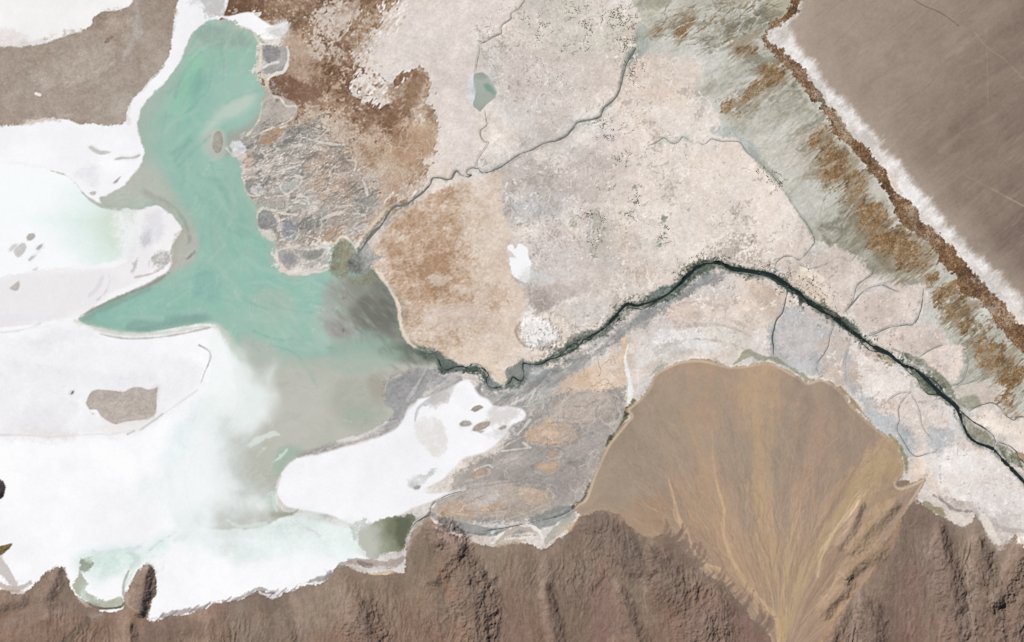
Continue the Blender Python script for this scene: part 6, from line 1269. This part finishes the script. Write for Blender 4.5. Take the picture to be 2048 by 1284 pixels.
# ---- land outside the survey, a sheet out to the horizon that meets the survey's edge
ring = []
def edge_pts():
    top = [(0, i) for i in range(0, NX, 10)]; right = [(j, NX - 1) for j in range(0, NY, 10)]
    bot = [(NY - 1, i) for i in range(NX - 1, -1, -10)]; left = [(j, 0) for j in range(NY - 1, -1, -10)]
    return top[:-1] + right[:-1] + bot[:-1] + left[:-1]
ep = edge_pts()
vs, cs = [], []
for s_, mul in enumerate([1.0, 1.06, 1.3, 2.2, 6.0, 22.0]):
    for (j, i) in ep:
        x, y = wx(gx[i]), wy(gy[j]); z = hgt[j, i] * U
        vs.append((x * mul, y * mul, z - (.05 if s_ == 0 else 0) if s_ < 2 else z * .5))
        cs.append(alb[j, i] * (1 if s_ < 3 else .6) + (0 if s_ < 3 else .4 * np.array((.26, .21, .18))))
n_ = len(ep)
fs = [(s_ * n_ + q, (s_ + 1) * n_ + q, (s_ + 1) * n_ + (q + 1) % n_, s_ * n_ + (q + 1) % n_) for s_ in range(5) for q in range(n_)]
o = add_mesh('surrounding_land', np.array(vs), np.array(fs), np.array(cs), MAT['soil'])
tag(o, 'land outside the survey running on to the horizon', 'land', 'structure')

# ---- streams as ribbons of water
def sample_h(x, y):
    fi = np.clip((np.asarray(x) - OX) / S, 0, NX - 1.01); fj = np.clip((np.asarray(y) - OY) / S, 0, NY - 1.01)
    i = fi.astype(int); j = fj.astype(int); a = fi - i; b = fj - j
    return (hgt[j, i] * (1 - a) + hgt[j, i + 1] * a) * (1 - b) + (hgt[j + 1, i] * (1 - a) + hgt[j + 1, i + 1] * a) * b
for k, (nm, lab, big, c, op, s) in enumerate(STREAMS):
    q = smooth_pts(P(s), False, 1.5)
    r = np.random.default_rng(40 + k)
    n = len(q)
    wob = look('B', np.arange(n) * 2.2, np.full(n, 11. * k), 1300 + k); wob2 = look('B', np.arange(n) * 1.2, np.full(n, 11. * k + 400), 1301 + k)
    tg = np.gradient(q[:, :2], axis=0); tg /= np.linalg.norm(tg, axis=1)[:, None] + 1e-9
    nr = np.stack([-tg[:, 1], tg[:, 0]], 1)
    ctr = q[:, :2] + nr * (wob2 * (.9 if big else .7))[:, None]
    hw = q[:, 2] / 2 * np.clip(1 + wob * (.55 if k == 0 else .4), .3, 2.1) * (1.12 if k == 0 else .68 if big else .62)
    tp = np.minimum(np.arange(n), np.arange(n)[::-1]) / (n * .12 + 1)
    if not big: hw = hw * np.clip(.25 + .75 * tp, 0, 1)
    rows = [ctr + nr * (hw * t)[:, None] for t in (-1, -.5, 0, .5, 1)]
    vv, cc_ = [], []
    for t, rw in zip((-1, -.5, 0, .5, 1), rows):
        z = np.full(n, -.5) + .08 * (k % 5)
        vv.append(np.column_stack([wx(rw[:, 0]), wy(rw[:, 1]), z * U]))
        base = np.array(c, np.float32)[None] * (.88 if not big else 1.) * (1 + wob[:, None] * .06)
        gi = np.clip(((rw[:, 0] - OX) / S).astype(int), 0, NX - 1); gj = np.clip(((rw[:, 1] - OY) / S).astype(int), 0, NY - 1)
        und = col[gj, gi]
        mixk = (.5 if abs(t) == 1 else .1) if not big else (.22 if abs(t) == 1 else .0)
        cc_.append(albedo(base * (1 - mixk) + und * mixk))
    vv = np.concatenate(vv); cc_ = np.concatenate(cc_)
    ff = np.array([(a * n + i, a * n + i + 1, (a + 1) * n + i + 1, (a + 1) * n + i) for a in range(4) for i in range(n - 1)])
    ff = ff[:, ::-1]
    o = add_mesh(nm, vv, ff, cc_, MAT['stream'])
    tag(o, lab, nm, 'structure')

# ---- low vegetation: cushions and shrubs as real mounds
ico = []
def mounds(name, pts, radii, heights, colors, label, category='vegetation', group='marsh vegetation patches'):
    """many low six-sided cushions in one object"""
    n = len(pts)
    if n == 0: return
    r = np.random.default_rng(int(pts[0][0]) + n)
    k6 = 6
    ang = np.arange(k6) / k6 * 2 * np.pi
    a0 = r.uniform(0, 6.28, n)
    rad = radii[:, None] * r.uniform(.7, 1.25, (n, k6))
    bx = pts[:, 0][:, None] + rad * np.cos(ang[None] + a0[:, None]); by = pts[:, 1][:, None] + rad * np.sin(ang[None] + a0[:, None])
    z0 = sample_h(pts[:, 0], pts[:, 1]) - .3
    ring0 = np.stack([bx, by, np.repeat(z0[:, None], k6, 1)], -1)
    tx = pts[:, 0][:, None] + .55 * (bx - pts[:, 0][:, None]); ty = pts[:, 1][:, None] + .55 * (by - pts[:, 1][:, None])
    ring1 = np.stack([tx, ty, np.repeat((z0 + heights * .8)[:, None], k6, 1)], -1)
    top = np.stack([pts[:, 0], pts[:, 1], z0 + heights], -1)[:, None]
    v = np.concatenate([ring0, ring1, top], 1)
    base = (np.arange(n) * 13)[:, None, None]
    t = []
    for i in range(k6):
        j = (i + 1) % k6
        t += [(i, 6 + i, j), (j, 6 + i, 6 + j), (6 + i, 12, 6 + j)]
    f = (np.array(t)[None] + base).reshape(-1, 3)
    v = v.reshape(-1, 3)
    v = np.column_stack([wx(v[:, 0]), wy(v[:, 1]), v[:, 2] * U])
    o = add_mesh(name, v, f, np.repeat(albedo(colors), 13, 0), MAT['soil'], False)
    tag(o, label, category, 'stuff', group)
    return o

vr = np.random.default_rng(5)
def scatter(win, m, n, thr=.35):
    """n random points where the mask is strong"""
    j, i = np.nonzero(m > thr)
    if len(j) == 0: return np.zeros((0, 2))
    p = m[j, i] / m[j, i].sum()
    s_ = vr.choice(len(j), n, p=p)
    return np.column_stack([win.X[j[s_], i[s_]] + vr.uniform(-.9, .9, n), win.Y[j[s_], i[s_]] + vr.uniform(-.9, .9, n)])
def palette(n, *cols, jit=8):
    c = np.array(cols, np.float32)[vr.integers(0, len(cols), n)]
    return c * (1 + vr.normal(0, .1, (n, 1))) + vr.normal(0, jit * .4, (n, 3))
for lab, win, m in VEG:
    cells = m.sum() * S * S
    if lab == 'band':
        n = int(cells / 5.5); p = scatter(win, m, n)
        lab = 'dark brown cushion vegetation band running along the white salt fringe'
        c = palette(n, (110, 80, 56), (136, 101, 70), (88, 64, 46), (158, 120, 82))
    else:
        n = int(cells / 6.5); p = scatter(win, m, n)
        c = palette(n, (154, 119, 78), (138, 107, 72), (172, 134, 88), (112, 89, 62))
    mounds('marsh_vegetation', p, vr.uniform(.6, 1.6, n), vr.uniform(.4, 1.2, n), c, lab)

# ---- shrub clumps on the pale plain (dark dots), a handful of named clusters
CL = [('shrub_clump', 'dense dark dotted shrubs left of the upper river head', [(1232, 40, 18, 18, 120), (1222, 28, 10, 8, 40)]),
      ('shrub_clump', 'dotted shrubs along the left bank of the upper river head', [(1258, 62, 12, 26, 130), (1250, 90, 14, 14, 60)]),
      ('shrub_clump', 'scattered shrubs round the green stains at the top of the plain', [(1148, 18, 14, 10, 40), (1168, 50, 12, 8, 30), (1178, 66, 8, 6, 24), (1176, 95, 6, 6, 16), (1136, 96, 8, 8, 16), (1082, 76, 10, 10, 24), (1070, 46, 22, 8, 40)]),
      ('shrub_clump', 'scattered shrubs below the middle bend of the upper river', [(1225, 262, 26, 16, 90), (1218, 245, 14, 10, 30), (1256, 306, 8, 5, 16), (1232, 318, 10, 6, 16), (1270, 130, 14, 12, 50), (1262, 150, 14, 16, 40)]),
      ('shrub_clump', 'small shrubs round the green stains in the middle of the plain', [(1220, 376, 8, 4, 22), (1270, 398, 9, 12, 40), (1250, 428, 14, 5, 26), (1168, 426, 12, 8, 36), (1192, 470, 8, 18, 40), (1328, 452, 6, 12, 24), (1328, 486, 6, 12, 26), (1204, 440, 8, 5, 14)]),
      ('shrub_clump', 'line of small shrubs inside the marsh rim of the pale plain', [(1546, 350, 14, 10, 50), (1560, 370, 10, 12, 40), (1520, 335, 12, 10, 24)]),
      ('shrub_clump', 'dark shrubs along the upper bank of the black river', [(1400, 510, 12, 14, 36), (1440, 518, 30, 5, 40), (1530, 536, 18, 5, 50), (1360, 545, 20, 6, 24), (1580, 575, 20, 8, 40), (1650, 615, 30, 10, 60), (1700, 655, 20, 8, 40)]),
      ('shrub_clump', 'dotted shrubs on the pale flat right of the black river bend', [(1615, 560, 18, 14, 60), (1640, 590, 18, 14, 60), (1580, 540, 12, 12, 36)])]
for nm, lab, cl in CL:
    ps = []
    for x, y, rx, ry, n in cl:
        left = n
        while left > 0:                                  # little chains of bushes that follow damp threads
            px_, py_ = vr.normal(x, rx * .7), vr.normal(y, ry * .7); th = vr.uniform(0, 6.28)
            for q in range(int(vr.integers(2, 9))):
                ps.append((px_ + vr.normal(0, .6), py_ + vr.normal(0, .6))); th += vr.normal(0, .7); px_ += 2.6 * math.cos(th); py_ += 2.6 * math.sin(th); left -= 1
    ps = np.array(ps)
    n = len(ps)
    mounds(nm, ps, vr.uniform(.6, 1.6, n), vr.uniform(.6, 1.6, n), palette(n, (112, 108, 92), (96, 94, 80), (128, 118, 100)), lab, 'shrubs', 'shrub clumps on the pale plain')

# sparse single bushes over the whole middle plain
wq, mq, _ = poly(PLAINS, 4, 0)
mq = mq * ss(wq.n('B', 1.0, 1801) + .6 * wq.n('E', 1.4, 1802), .5, 1.6)
ps = scatter(wq, mq, 900, .3)
mounds('shrub_clump', ps, vr.uniform(.5, 1.3, len(ps)), vr.uniform(.4, 1.2, len(ps)), palette(len(ps), (150, 144, 130), (132, 130, 116), (160, 150, 134)), 'sparse tiny shrubs sprinkled all over the pale middle plain', 'shrubs', 'shrub clumps on the pale plain')
